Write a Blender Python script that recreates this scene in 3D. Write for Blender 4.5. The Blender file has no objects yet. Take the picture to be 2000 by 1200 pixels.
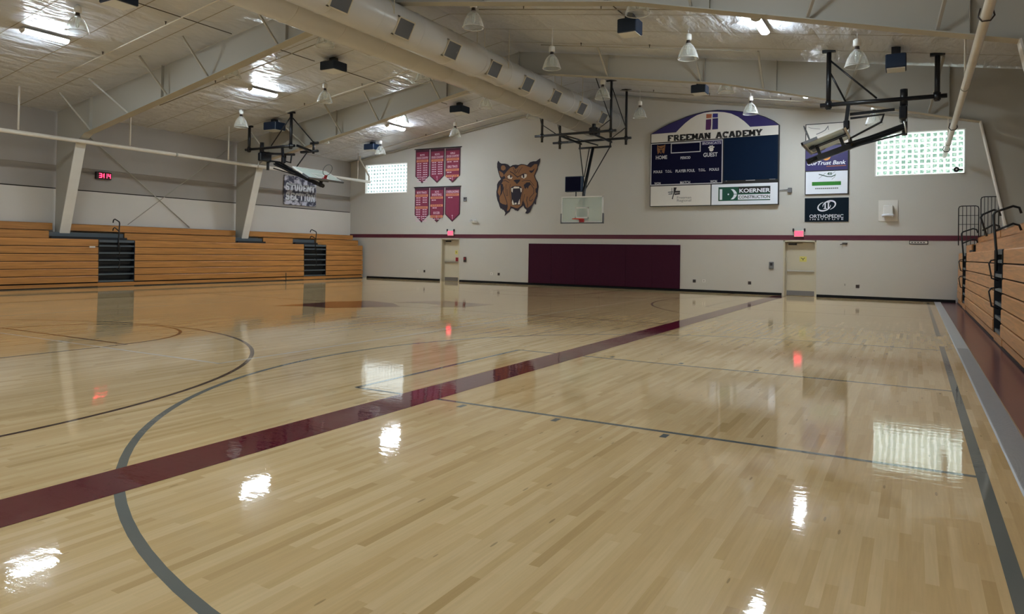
import bpy, math, random
from mathutils import Vector, Matrix
from mathutils.geometry import tessellate_polygon

S = bpy.context.scene
# ---------------------------------------------------------------- camera
cam_d = bpy.data.cameras.new('camera')
cam = bpy.data.objects.new('camera', cam_d)
S.collection.objects.link(cam)
cam_d.sensor_width = 36.0
cam_d.sensor_fit = 'HORIZONTAL'
cam_d.lens = 1377.96 * 36.0 / 2000.0
cam_d.shift_y = -0.0631
cam_d.clip_end = 200
cr = Vector((0.86874499, 0.49498131, 0.01660216))
cu_ = Vector((-0.00776473, -0.01990541, 0.99977172))
cf = Vector((-0.49519879, 0.86867559, 0.01344933))
cam.matrix_world = Matrix(((cr.x, cu_.x, -cf.x, 0), (cr.y, cu_.y, -cf.y, 0), (cr.z, cu_.z, -cf.z, 1.5), (0, 0, 0, 1)))
S.camera = cam
# ---------------------------------------------------------------- world, exposure, fill light
w = bpy.data.worlds.new('world'); S.world = w; w.use_nodes = True
bg = w.node_tree.nodes['Background']
bg.inputs[0].default_value = (0.7, 0.8, 1.0, 1); bg.inputs[1].default_value = 0.6
S.view_settings.view_transform = 'Standard'
S.view_settings.look = 'None'
S.view_settings.exposure = 0.6
S.view_settings.gamma = 1.0
S.view_settings.use_curve_mapping = False
S.cycles.max_bounces = 10
S.cycles.diffuse_bounces = 6
S.cycles.glossy_bounces = 6
S.cycles.transparent_max_bounces = 24
S.cycles.use_denoising = True
S.cycles.caustics_reflective = False
S.cycles.caustics_refractive = False
S.cycles.sample_clamp_indirect = 6.0

# room dimensions (metres). +Y runs down the hall to the far wall, camera stands at the origin
XL, XR, XC = -26.33, 2.53, -11.9
YF, YN = 28.61, -2.2
ZR, SL = 8.46, 0.157
def roof_z(x): return ZR - SL * abs(x - XC)
ZE = roof_z(XL)

def add_fill(name, loc, rot, sx, sy, power, col):
    l = bpy.data.lights.new(name, 'AREA'); l.shape = 'RECTANGLE'; l.size = sx; l.size_y = sy
    l.energy = power; l.color = col
    o = bpy.data.objects.new(name, l); S.collection.objects.link(o)
    o.location = loc; o.rotation_euler = rot
    return o
# fill light added at the unseen near wall, behind the camera
R90 = math.pi / 2
add_fill('fill_near_wall', (-12.0, YN + 0.02, 5.2), (R90, 0, 0), 14.0, 1.5, 200, (0.93, 0.97, 1.0))

# ---------------------------------------------------------------- materials
def lin(c):
    c = c / 255.0
    return c / 12.92 if c <= 0.04045 else ((c + 0.055) / 1.055) ** 2.4
def rgb(r, g, b): return (lin(r), lin(g), lin(b), 1.0)
def N(nt, t, **kw):
    n = nt.nodes.new(t)
    for k, v in kw.items(): setattr(n, k, v)
    return n
def mat(name, c, rough=0.6, metal=0.0, var=0.06, scale=4.0, bump=0.0, bscale=30.0, spec=0.5, emit=0.0, alpha=1.0, coat=0.0):
    m = bpy.data.materials.new(name); m.use_nodes = True
    nt = m.node_tree; b = nt.nodes['Principled BSDF']
    tc = N(nt, 'ShaderNodeTexCoord'); nz = N(nt, 'ShaderNodeTexNoise')
    nz.inputs['Scale'].default_value = scale; nz.inputs['Detail'].default_value = 4
    nt.links.new(tc.outputs['Object'], nz.inputs['Vector'])
    mr = N(nt, 'ShaderNodeMapRange'); mr.inputs[3].default_value = 1 - var; mr.inputs[4].default_value = 1 + var
    nt.links.new(nz.outputs[0], mr.inputs[0])
    mx = N(nt, 'ShaderNodeVectorMath', operation='SCALE'); mx.inputs[0].default_value = c[:3]
    nt.links.new(mr.outputs[0], mx.inputs['Scale'])
    nt.links.new(mx.outputs[0], b.inputs['Base Color'])
    b.inputs['Roughness'].default_value = rough; b.inputs['Metallic'].default_value = metal
    b.inputs['Specular IOR Level'].default_value = spec
    b.inputs['Coat Weight'].default_value = coat; b.inputs['Coat Roughness'].default_value = 0.1
    if bump:
        n2 = N(nt, 'ShaderNodeTexNoise'); n2.inputs['Scale'].default_value = bscale; n2.inputs['Detail'].default_value = 3
        nt.links.new(tc.outputs['Object'], n2.inputs['Vector'])
        bp = N(nt, 'ShaderNodeBump'); bp.inputs['Strength'].default_value = bump; bp.inputs['Distance'].default_value = 0.02
        nt.links.new(n2.outputs[0], bp.inputs['Height']); nt.links.new(bp.outputs[0], b.inputs['Normal'])
    if emit:
        nt.links.new(mx.outputs[0], b.inputs['Emission Color']); b.inputs['Emission Strength'].default_value = emit
    if alpha < 1: b.inputs['Alpha'].default_value = alpha
    return m

def floor_bump(nt, b):
    tc = N(nt, 'ShaderNodeTexCoord')
    mp = N(nt, 'ShaderNodeMapping'); mp.inputs['Scale'].default_value = (9.0, 1.6, 1.0)
    nt.links.new(tc.outputs['Object'], mp.inputs[0])
    n1 = N(nt, 'ShaderNodeTexNoise'); n1.inputs['Scale'].default_value = 1.0; n1.inputs['Detail'].default_value = 3
    nt.links.new(mp.outputs[0], n1.inputs['Vector'])
    mp2 = N(nt, 'ShaderNodeMapping'); mp2.inputs['Scale'].default_value = (1.2, 0.35, 1.0)
    nt.links.new(tc.outputs['Object'], mp2.inputs[0])
    n2 = N(nt, 'ShaderNodeTexNoise'); n2.inputs['Scale'].default_value = 1.0; n2.inputs['Detail'].default_value = 2
    nt.links.new(mp2.outputs[0], n2.inputs['Vector'])
    b1 = N(nt, 'ShaderNodeBump'); b1.inputs['Strength'].default_value = 1.0; b1.inputs['Distance'].default_value = 0.0004
    b2 = N(nt, 'ShaderNodeBump'); b2.inputs['Strength'].default_value = 1.0; b2.inputs['Distance'].default_value = 0.0032
    nt.links.new(n1.outputs[0], b1.inputs['Height']); nt.links.new(n2.outputs[0], b2.inputs['Height'])
    nt.links.new(b1.outputs[0], b2.inputs['Normal'])
    mp3 = N(nt, 'ShaderNodeMapping'); mp3.inputs['Scale'].default_value = (5.0, 14.0, 1.0); nt.links.new(tc.outputs['Object'], mp3.inputs[0])
    n3 = N(nt, 'ShaderNodeTexNoise'); n3.inputs['Scale'].default_value = 1.0; n3.inputs['Detail'].default_value = 4; nt.links.new(mp3.outputs[0], n3.inputs['Vector'])
    b3 = N(nt, 'ShaderNodeBump'); b3.inputs['Strength'].default_value = 1.0; b3.inputs['Distance'].default_value = 0.0007
    nt.links.new(n3.outputs[0], b3.inputs['Height']); nt.links.new(b2.outputs[0], b3.inputs['Normal']); nt.links.new(b3.outputs[0], b.inputs['Normal'])

def wood_floor():
    m = bpy.data.materials.new('maple_strip_floor'); m.use_nodes = True
    nt = m.node_tree; L = nt.links.new; b = nt.nodes['Principled BSDF']
    tc = N(nt, 'ShaderNodeTexCoord'); sp = N(nt, 'ShaderNodeSeparateXYZ'); L(tc.outputs['Object'], sp.inputs[0])
    def M(op, a, c=None, d=None):
        n = N(nt, 'ShaderNodeMath', operation=op)
        for i, v in enumerate((a, c, d)):
            if v is None: continue
            if isinstance(v, (int, float)): n.inputs[i].default_value = v
            else: L(v, n.inputs[i])
        return n.outputs[0]
    row = M('FLOOR', M('DIVIDE', sp.outputs[0], 0.057))
    wr = N(nt, 'ShaderNodeTexWhiteNoise', noise_dimensions='1D'); L(row, wr.inputs['W'])
    ysh = M('ADD', M('DIVIDE', sp.outputs[1], 0.85), M('MULTIPLY', wr.outputs['Value'], 17.0))
    col = M('FLOOR', ysh)
    cb = N(nt, 'ShaderNodeCombineXYZ'); L(row, cb.inputs[0]); L(col, cb.inputs[1])
    wn = N(nt, 'ShaderNodeTexWhiteNoise', noise_dimensions='3D'); L(cb.outputs[0], wn.inputs['Vector'])
    ramp = N(nt, 'ShaderNodeValToRGB')
    e = ramp.color_ramp.elements
    e[0].position = 0.0; e[0].color = rgb(202, 170, 118)
    e[1].position = 1.0; e[1].color = rgb(231, 202, 154)
    for p, c in ((0.12, rgb(216, 184, 132)), (0.55, rgb(223, 192, 142))):
        q = e.new(p); q.color = c
    L(wn.outputs['Value'], ramp.inputs[0])
    # grain
    mp = N(nt, 'ShaderNodeMapping'); mp.inputs['Scale'].default_value = (60, 3.0, 1); L(tc.outputs['Object'], mp.inputs[0])
    g = N(nt, 'ShaderNodeTexNoise'); g.inputs['Scale'].default_value = 1.0; g.inputs['Detail'].default_value = 5; L(mp.outputs[0], g.inputs['Vector'])
    g2 = N(nt, 'ShaderNodeTexNoise'); g2.inputs['Scale'].default_value = 0.5; g2.inputs['Detail'].default_value = 3; L(tc.outputs['Object'], g2.inputs['Vector'])
    mr = N(nt, 'ShaderNodeMapRange'); mr.inputs[3].default_value = 0.88; mr.inputs[4].default_value = 1.12; L(g.outputs[0], mr.inputs[0])
    mr2 = N(nt, 'ShaderNodeMapRange'); mr2.inputs[3].default_value = 0.9; mr2.inputs[4].default_value = 1.1; L(g2.outputs[0], mr2.inputs[0])
    k = M('MULTIPLY', mr.outputs[0], mr2.outputs[0])
    # dark mineral flecks, few and short
    mp3 = N(nt, 'ShaderNodeMapping'); mp3.inputs['Scale'].default_value = (18, 3.2, 1); L(tc.outputs['Object'], mp3.inputs[0])
    vo = N(nt, 'ShaderNodeTexVoronoi'); vo.inputs['Scale'].default_value = 0.55; L(mp3.outputs[0], vo.inputs['Vector'])
    fl = M('GREATER_THAN', vo.outputs['Distance'], 0.07)
    k2 = M('MULTIPLY', k, M('ADD', M('MULTIPLY', fl, 0.35), 0.65))
    sc = N(nt, 'ShaderNodeVectorMath', operation='SCALE'); L(ramp.outputs[0], sc.inputs[0]); L(k2, sc.inputs['Scale'])
    L(sc.outputs[0], b.inputs['Base Color'])
    b.inputs['Roughness'].default_value = 0.035; b.inputs['Specular IOR Level'].default_value = 0.9
    floor_bump(nt, b)
    return m
def floor_paint(name, c):
    m = mat(name, c, rough=0.035, var=0.05, scale=3, spec=0.9)
    floor_bump(m.node_tree, m.node_tree.nodes['Principled BSDF'])
    return m
def board_mat(name, c, axis=1, rough=0.4):
    m = bpy.data.materials.new(name); m.use_nodes = True
    nt = m.node_tree; L = nt.links.new; b = nt.nodes['Principled BSDF']
    tc = N(nt, 'ShaderNodeTexCoord'); mp = N(nt, 'ShaderNodeMapping')
    mp.inputs['Scale'].default_value = (14, 0.9, 22)
    L(tc.outputs['Object'], mp.inputs[0])
    g = N(nt, 'ShaderNodeTexNoise'); g.inputs['Scale'].default_value = 1.0; g.inputs['Detail'].default_value = 6; g.inputs['Distortion'].default_value = 0.6
    L(mp.outputs[0], g.inputs['Vector'])
    r = N(nt, 'ShaderNodeValToRGB'); e = r.color_ramp.elements
    e[0].position = 0.3; e[0].color = tuple(x * 0.72 for x in c[:3]) + (1,)
    e[1].position = 0.7; e[1].color = tuple(min(1, x * 1.18) for x in c[:3]) + (1,)
    L(g.outputs[0], r.inputs[0]); L(r.outputs[0], b.inputs['Base Color'])
    b.inputs['Roughness'].default_value = rough
    return m
def emis(name, c, s, var=0.03):
    m = bpy.data.materials.new(name); m.use_nodes = True
    nt = m.node_tree; nt.nodes.clear(); o = N(nt, 'ShaderNodeOutputMaterial'); e = N(nt, 'ShaderNodeEmission')
    tc = N(nt, 'ShaderNodeTexCoord'); nz = N(nt, 'ShaderNodeTexNoise'); nz.inputs['Scale'].default_value = 6
    nt.links.new(tc.outputs['Object'], nz.inputs['Vector'])
    mr = N(nt, 'ShaderNodeMapRange'); mr.inputs[3].default_value = s * (1 - var); mr.inputs[4].default_value = s * (1 + var)
    nt.links.new(nz.outputs[0], mr.inputs[0]); nt.links.new(mr.outputs[0], e.inputs[1])
    e.inputs[0].default_value = c; nt.links.new(e.outputs[0], o.inputs[0])
    return m
def block_mat(name, c_edge, c_mid, s):
    # pressed-pattern glass block lit from outdoors behind it: bright rim, wavy darker centre
    m = bpy.data.materials.new(name); m.use_nodes = True
    nt = m.node_tree; L = nt.links.new; b = nt.nodes['Principled BSDF']
    tc = N(nt, 'ShaderNodeTexCoord')
    nz = N(nt, 'ShaderNodeTexNoise'); nz.inputs['Scale'].default_value = 7.0; nz.inputs['Detail'].default_value = 1.0; nz.inputs['Distortion'].default_value = 1.5
    L(tc.outputs['Object'], nz.inputs['Vector'])
    r = N(nt, 'ShaderNodeValToRGB'); e = r.color_ramp.elements
    e[0].position = 0.46; e[0].color = c_mid; e[1].position = 0.62; e[1].color = c_edge
    L(nz.outputs[0], r.inputs[0])
    L(r.outputs[0], b.inputs['Emission Color']); b.inputs['Emission Strength'].default_value = s
    b.inputs['Base Color'].default_value = (0.2, 0.25, 0.24, 1); b.inputs['Roughness'].default_value = 0.1
    return m
def clear_mat(name, c, t, rough=0.05, vn=0.25):
    # thin clear acrylic / glass sheet
    m = bpy.data.materials.new(name); m.use_nodes = True
    nt = m.node_tree; nt.nodes.clear(); L = nt.links.new
    o = N(nt, 'ShaderNodeOutputMaterial'); tr = N(nt, 'ShaderNodeBsdfTransparent'); gl = N(nt, 'ShaderNodeBsdfPrincipled')
    gl.inputs['Base Color'].default_value = c; gl.inputs['Roughness'].default_value = rough
    tr.inputs[0].default_value = (0.96, 0.99, 0.98, 1)
    lw = N(nt, 'ShaderNodeLayerWeight'); lw.inputs[0].default_value = 0.35
    tc = N(nt, 'ShaderNodeTexCoord'); nz = N(nt, 'ShaderNodeTexNoise'); nz.inputs['Scale'].default_value = 20
    L(tc.outputs['Object'], nz.inputs['Vector'])
    mr = N(nt, 'ShaderNodeMapRange'); mr.inputs[3].default_value = 1 - t; mr.inputs[4].default_value = min(1, 1 - t + 0.6)
    L(lw.outputs['Facing'], mr.inputs[0])
    mu = N(nt, 'ShaderNodeMath', operation='MULTIPLY'); mr2 = N(nt, 'ShaderNodeMapRange'); mr2.inputs[3].default_value = 1 - vn; mr2.inputs[4].default_value = 1 + vn
    L(nz.outputs[0], mr2.inputs[0]); L(mr.outputs[0], mu.inputs[0]); L(mr2.outputs[0], mu.inputs[1])
    mi = N(nt, 'ShaderNodeMixShader'); L(mu.outputs[0], mi.inputs[0]); L(tr.outputs[0], mi.inputs[1]); L(gl.outputs[0], mi.inputs[2])
    L(mi.outputs[0], o.inputs[0])
    return m

M_floor = wood_floor()
M_band = floor_paint('maroon_floor_paint', rgb(98, 22, 40))
M_mar2 = floor_paint('maroon_apron_paint', rgb(94, 52, 64)); M_mar2.node_tree.nodes['Principled BSDF'].inputs['Roughness'].default_value = 0.2; M_mar2.node_tree.nodes['Principled BSDF'].inputs['Specular IOR Level'].default_value = 0.4
M_gray = floor_paint('grey_line_paint', rgb(108, 113, 111))
M_brown = floor_paint('dark_brown_line_paint', rgb(62, 30, 20))
M_white = floor_paint('white_line_paint', rgb(225, 215, 200))
M_logo = floor_paint('reflection_paled_maroon_logo', rgb(120, 62, 52))  # paler tone puts the floor's reflection into the colour
M_wall = mat('beige_grey_wall_paint', rgb(190, 187, 181), 0.85, var=0.03, scale=0.7, bump=0.15, bscale=60)
M_wallup = mat('grey_insulation_facing', rgb(158, 153, 149), 0.75, var=0.05, scale=0.8, bump=0.2, bscale=3)
M_walllow = mat('pale_lower_wall_panel', rgb(205, 201, 196), 0.8, var=0.03, scale=1.0)
M_stripe = mat('maroon_wall_stripe', rgb(88, 30, 48), 0.6)
M_cove = mat('black_rubber_cove_base', rgb(12, 12, 14), 0.7, spec=0.2)
M_steel = mat('cream_painted_steel', rgb(172, 169, 160), 0.55, var=0.04, scale=0.6)
M_colflange = mat('white_column_flange', rgb(216, 213, 208), 0.6)  # column flange gets a paler colour than the frame steel
M_pipe = mat('off_white_painted_pipe', rgb(218, 212, 202), 0.45)
M_duct = mat('tan_painted_duct', rgb(198, 197, 195), 0.27, var=0.04, scale=1.2, bump=0.06, bscale=1.5)
M_grille = mat('grey_grille_metal', rgb(100, 102, 106), 0.5)
M_gframe = mat('cream_grille_frame', rgb(200, 190, 168), 0.45)
M_black = mat('black_steel_tube', rgb(16, 19, 26), 0.32, var=0.1)
M_navy = mat('dark_navy_box_paint', rgb(15, 36, 62), 0.5)
M_underside = mat('pale_box_underside', rgb(218, 218, 215), 0.7)
M_whitep = mat('white_enamel', rgb(225, 225, 222), 0.4)
M_dark = mat('dark_bronze_socket', rgb(52, 42, 40), 0.4)
M_bell = clear_mat('clear_ribbed_acrylic', (0.9, 0.9, 0.88, 1), 0.90, 0.1)
M_rimgl = mat('glossy_acrylic_rim', rgb(225, 222, 215), 0.15, alpha=0.6)
M_glass = clear_mat('clear_backboard_glass', (0.70, 0.80, 0.76, 1), 0.62, 0.15, 0.03)
M_tube = emis('lit_fluorescent_tube', (0.80, 0.93, 1.0, 1), 120.0)
M_tubeb = emis('lit_fluorescent_tube_bright', (0.82, 0.93, 1.0, 1), 228.0)
M_orange = mat('orange_rim_paint', rgb(196, 62, 40), 0.4)
M_redb = mat('red_bracket_paint', rgb(165, 40, 45), 0.5)
M_mat = mat('maroon_vinyl_pad', rgb(57, 19, 38), 0.8, var=0.05, spec=0.15)
M_wood = board_mat('golden_oak_bleacher_board', rgb(188, 132, 72))
M_woodr = board_mat('light_oak_bleacher_board', rgb(196, 140, 88))
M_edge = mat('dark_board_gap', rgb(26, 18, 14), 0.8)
M_aisle = mat('charcoal_aisle_steel', rgb(20, 25, 33), 0.5)
M_nose = mat('blue_grey_step_nosing', rgb(82, 92, 100), 0.45)
M_alu = mat('brushed_aluminium_threshold', rgb(176, 178, 182), 0.4, 0.3, var=0.08, scale=12)
M_door = mat('taupe_door_paint', rgb(192, 184, 164), 0.6, var=0.03)
M_kick = mat('grey_kick_plate', rgb(120, 118, 118), 0.4, 0.5)
M_chrome = mat('brushed_metal_bar', rgb(190, 188, 182), 0.3, 0.8)
M_ynote = mat('yellow_paper_notice', rgb(205, 196, 110), 0.8)
M_rnote = mat('red_paper_notice', rgb(165, 22, 38), 0.8)
M_ink = mat('dark_print', rgb(40, 36, 40), 0.7)
M_exit = emis('lit_red_exit_lettering', (1.0, 0.02, 0.05, 1), 5.0)
M_exitb = emis('glowing_pink_exit_face', (1.0, 0.16, 0.22, 1), 0.9)
M_led = emis('lit_red_led_digits', (1.0, 0.02, 0.06, 1), 7.0)
M_clock = mat('dark_clock_case', rgb(35, 12, 12), 0.35)
M_navysb = mat('navy_scoreboard_face', rgb(12, 13, 40), 0.7, spec=0.1)
M_screen = mat('dark_blue_led_screen', rgb(6, 24, 46), 0.7, spec=0.1)
M_purple = mat('indigo_sign_vinyl', rgb(36, 26, 92), 0.4)
M_signw = mat('white_sign_vinyl', rgb(212, 208, 202), 0.5, var=0.03)
M_signwb = mat('bright_white_sign_vinyl', rgb(222, 226, 236), 0.5, var=0.02)
M_blk = mat('black_sign_print', rgb(14, 12, 14), 0.5)
M_txt = mat('pale_grey_sign_lettering', rgb(190, 190, 196), 0.5)
M_green = mat('dark_green_sign_print', rgb(0, 72, 54), 0.5)
M_green2 = mat('grass_green_sign_print', rgb(30, 118, 22), 0.5)
M_teal = mat('black_teal_sign_face', rgb(6, 22, 34), 0.7, spec=0.15)
M_gold = mat('orange_gold_sign_print', rgb(214, 146, 62), 0.5)
M_oran = mat('muted_orange_print', rgb(160, 92, 64), 0.5)
M_plum = mat('plum_print', rgb(74, 22, 84), 0.5)
M_blue = mat('royal_blue_print', rgb(38, 34, 120), 0.5)
M_banner = mat('maroon_felt_banner', rgb(128, 44, 72), 0.85, var=0.1, scale=6)
M_bannerd = mat('dark_banner_edging', rgb(70, 32, 52), 0.85)
M_btext = mat('pale_pink_banner_lettering', rgb(214, 180, 196), 0.8)
M_bbar = mat('salmon_banner_ribbon', rgb(204, 128, 96), 0.8)
M_fur = mat('brown_wildcat_fur_paint', rgb(134, 92, 58), 0.8, var=0.05)
M_cnavy = mat('dark_wildcat_outline_paint', rgb(34, 26, 40), 0.8)
M_tooth = mat('ivory_wildcat_tooth_paint', rgb(215, 205, 190), 0.8)
M_shot = mat('slate_blue_panel', rgb(48, 66, 88), 0.5)
M_photo = bpy.data.materials.new('grey_photo_collage_print')
def _photo():
    m = M_photo; m.use_nodes = True; nt = m.node_tree; L = nt.links.new; b = nt.nodes['Principled BSDF']
    tc = N(nt, 'ShaderNodeTexCoord'); nz = N(nt, 'ShaderNodeTexNoise'); nz.inputs['Scale'].default_value = 4.2; nz.inputs['Detail'].default_value = 8
    L(tc.outputs['Object'], nz.inputs['Vector']); r = N(nt, 'ShaderNodeValToRGB'); e = r.color_ramp.elements
    e[0].position = 0.46; e[0].color = rgb(62, 64, 86); e[1].position = 0.60; e[1].color = rgb(196, 196, 212)
    L(nz.outputs[0], r.inputs[0]); L(r.outputs[0], b.inputs['Base Color']); b.inputs['Roughness'].default_value = 0.7
_photo()
def ceil_mat():
    m = mat('white_vinyl_ceiling_facing', rgb(206, 209, 217), 0.30, var=0.05, scale=0.7)
    nt = m.node_tree; L = nt.links.new; b = nt.nodes['Principled BSDF']
    tc = N(nt, 'ShaderNodeTexCoord'); mp = N(nt, 'ShaderNodeMapping'); mp.inputs['Scale'].default_value = (2.6, 0.9, 1); L(tc.outputs['Object'], mp.inputs[0])
    nz = N(nt, 'ShaderNodeTexNoise'); nz.inputs['Scale'].default_value = 1.1; nz.inputs['Detail'].default_value = 4; nz.inputs['Distortion'].default_value = 0.4
    L(mp.outputs[0], nz.inputs['Vector'])
    bp = N(nt, 'ShaderNodeBump'); bp.inputs['Strength'].default_value = 0.7; bp.inputs['Distance'].default_value = 0.16
    L(nz.outputs[0], bp.inputs['Height']); L(bp.outputs[0], b.inputs['Normal'])
    return m
M_ceil = ceil_mat()
M_seam = mat('ceiling_seam_tape', rgb(150, 142, 130), 0.6)

# ---------------------------------------------------------------- mesh builder
class MB:
    def __init__(s): s.v = []; s.f = []; s.m = []; s.mats = []; s.sm = []; s.cur = 0
    def use(s, m):
        if m not in s.mats: s.mats.append(m)
        s.cur = s.mats.index(m); return s
    def add(s, vs, fs, smooth=False):
        o = len(s.v); s.v += [tuple(p) for p in vs]
        for f in fs: s.f.append(tuple(o + i for i in f)); s.m.append(s.cur); s.sm.append(smooth)
        return s
    def box(s, a, b):
        x0, y0, z0 = (min(a[i], b[i]) for i in range(3)); x1, y1, z1 = (max(a[i], b[i]) for i in range(3))
        v = [(x0, y0, z0), (x1, y0, z0), (x1, y1, z0), (x0, y1, z0), (x0, y0, z1), (x1, y0, z1), (x1, y1, z1), (x0, y1, z1)]
        return s.add(v, [(0, 3, 2, 1), (4, 5, 6, 7), (0, 1, 5, 4), (1, 2, 6, 5), (2, 3, 7, 6), (3, 0, 4, 7)])
    def cbox(s, a, b, c=0.01):
        # box with chamfered edges along its three axes
        x0, y0, z0 = (min(a[i], b[i]) for i in range(3)); x1, y1, z1 = (max(a[i], b[i]) for i in range(3))
        P = [(x0 + c, y0), (x1 - c, y0), (x1, y0 + c), (x1, y1 - c), (x1 - c, y1), (x0 + c, y1), (x0, y1 - c), (x0, y0 + c)]
        cx, cy = (x0 + x1) / 2, (y0 + y1) / 2
        def ins(p): return (p[0] + (c if p[0] < cx else -c), p[1] + (c if p[1] < cy else -c))
        rings = [[(*ins(p), z0) for p in P], [(*p, z0 + c) for p in P], [(*p, z1 - c) for p in P], [(*ins(p), z1) for p in P]]
        vs = [q for r in rings for q in r]; fs = []
        for k in range(3):
            for i in range(8): j = (i + 1) % 8; fs.append((k * 8 + i, k * 8 + j, k * 8 + 8 + j, k * 8 + 8 + i))
        fs += [tuple(range(7, -1, -1)), tuple(range(24, 32))]
        return s.add(vs, fs)
    def frame(s, d):
        d = Vector(d).normalized(); u = Vector((0, 0, 1)) if abs(d.z) < 0.95 else Vector((0, 1, 0))
        a = d.cross(u).normalized(); b = a.cross(d).normalized(); return a, b
    def beam(s, p, q, w, h):
        p, q = Vector(p), Vector(q); a, b = s.frame(q - p); a = a * w / 2; b = b * h / 2
        v = [p - a - b, p + a - b, p + a + b, p - a + b, q - a - b, q + a - b, q + a + b, q - a + b]
        return s.add(v, [(0, 3, 2, 1), (4, 5, 6, 7), (0, 1, 5, 4), (1, 2, 6, 5), (2, 3, 7, 6), (3, 0, 4, 7)])
    def tube(s, pts, r, n=12, caps=True):
        pts = [Vector(p) for p in pts]; rs = r if isinstance(r, (list, tuple)) else [r] * len(pts)
        vs = []; fs = []; prev = None
        for i, p in enumerate(pts):
            if i == 0: d = pts[1] - p
            elif i == len(pts) - 1: d = p - pts[i - 1]
            else: d = (p - pts[i - 1]).normalized() + (pts[i + 1] - p).normalized()
            d.normalize()
            if prev is None: a, b = s.frame(d)
            else:
                a = prev - d * prev.dot(d); a.normalize(); b = a.cross(d)
            prev = a
            for k in range(n):
                t = 2 * math.pi * k / n; vs.append(p + (a * math.cos(t) + b * math.sin(t)) * rs[i])
        for i in range(len(pts) - 1):
            for k in range(n):
                l = (k + 1) % n; fs.append((i * n + k, i * n + l, (i + 1) * n + l, (i + 1) * n + k))
        s.add(vs, fs, True)
        if caps:
            o = len(s.v) - len(vs)
            s.f.append(tuple(o + k for k in range(n - 1, -1, -1))); s.m.append(s.cur); s.sm.append(False)
            s.f.append(tuple(o + (len(pts) - 1) * n + k for k in range(n))); s.m.append(s.cur); s.sm.append(False)
        return s
    def lathe(s, prof, c=(0, 0, 0), n=24, ribs=0.0):
        vs = []; fs = []
        for j, (r, z) in enumerate(prof):
            for k in range(n):
                t = 2 * math.pi * k / n; rr = r * (1 + (ribs if k % 2 else 0)); vs.append((c[0] + rr * math.cos(t), c[1] + rr * math.sin(t), c[2] + z))
        for j in range(len(prof) - 1):
            for k in range(n):
                l = (k + 1) % n; fs.append((j * n + k, j * n + l, (j + 1) * n + l, (j + 1) * n + k))
        return s.add(vs, fs, True)
    def poly(s, pts):
        vs = [Vector(p) for p in pts]; tr = tessellate_polygon([vs])
        return s.add(vs, [tuple(t) for t in tr])
    def prism(s, pts, d):
        # pts: 3D outline, d: extrusion vector
        vs = [Vector(p) for p in pts]; d = Vector(d); n = len(vs); tr = tessellate_polygon([vs])
        s.add(vs, [tuple(t) for t in tr]); s.add([p + d for p in vs], [tuple(reversed(t)) for t in tr])
        return s.add(vs + [p + d for p in vs], [(i, (i + 1) % n, n + (i + 1) % n, n + i) for i in range(n)])
    def build(s, name, parent=None, origin=None):
        me = bpy.data.meshes.new(name)
        if parent is not None: org = Vector(parent['_o'])
        elif origin is not None: org = Vector(origin)
        else: org = Vector((0, 0, 0))
        me.from_pydata([tuple(Vector(p) - org) for p in s.v], [], s.f)
        for m in s.mats: me.materials.append(m)
        me.polygons.foreach_set('material_index', s.m); me.polygons.foreach_set('use_smooth', s.sm)
        me.update()
        o = bpy.data.objects.new(name, me); S.collection.objects.link(o)
        if parent is not None: o.parent = parent
        elif origin is not None: o.location = origin
        o['_o'] = tuple(org)
        return o
ALL_O = []
def thing(name, label, cat, loc=(0, 0, 0), group=None):
    o = bpy.data.objects.new(name, None); S.collection.objects.link(o); o.empty_display_size = 0.1
    o.location = loc; o['label'] = label; o['category'] = cat; o['_o'] = tuple(loc)
    if group: o['group'] = group
    return o
def tag(o, label, cat, group=None):
    o['label'] = label; o['category'] = cat
    if group: o['group'] = group
    return o
def struct(o): o['kind'] = 'structure'; return o
def dup(root, loc, label, group=None):
    r = root.copy(); S.collection.objects.link(r); r.location = loc; r['label'] = label
    if group: r['group'] = group
    for ch in list(root.children):
        c = ch.copy(); S.collection.objects.link(c); c.parent = r
        for g in ch.children:
            d = g.copy(); S.collection.objects.link(d); d.parent = c
    return r
# ---------------------------------------------------------------- lettering
_tc = {}
def text2d(body, bold=0.0):
    k = (body, bold)
    if k in _tc: return _tc[k]
    cu = bpy.data.curves.new('lettering', 'FONT'); cu.body = body; cu.size = 1.0; cu.offset = bold; cu.resolution_u = 3
    o = bpy.data.objects.new('lettering', cu); S.collection.objects.link(o)
    dg = bpy.context.evaluated_depsgraph_get(); me = bpy.data.meshes.new_from_object(o.evaluated_get(dg))
    vs = [(v.co.x, v.co.y) for v in me.vertices]; fs = [tuple(p.vertices) for p in me.polygons]
    bpy.data.objects.remove(o); bpy.data.curves.remove(cu); bpy.data.meshes.remove(me)
    x0 = min(v[0] for v in vs); x1 = max(v[0] for v in vs); y0 = min(v[1] for v in vs); y1 = max(v[1] for v in vs)
    vs = [((x - x0) / (x1 - x0), (y - y0) / (y1 - y0)) for x, y in vs]
    _tc[k] = (vs, fs); return _tc[k]
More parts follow.
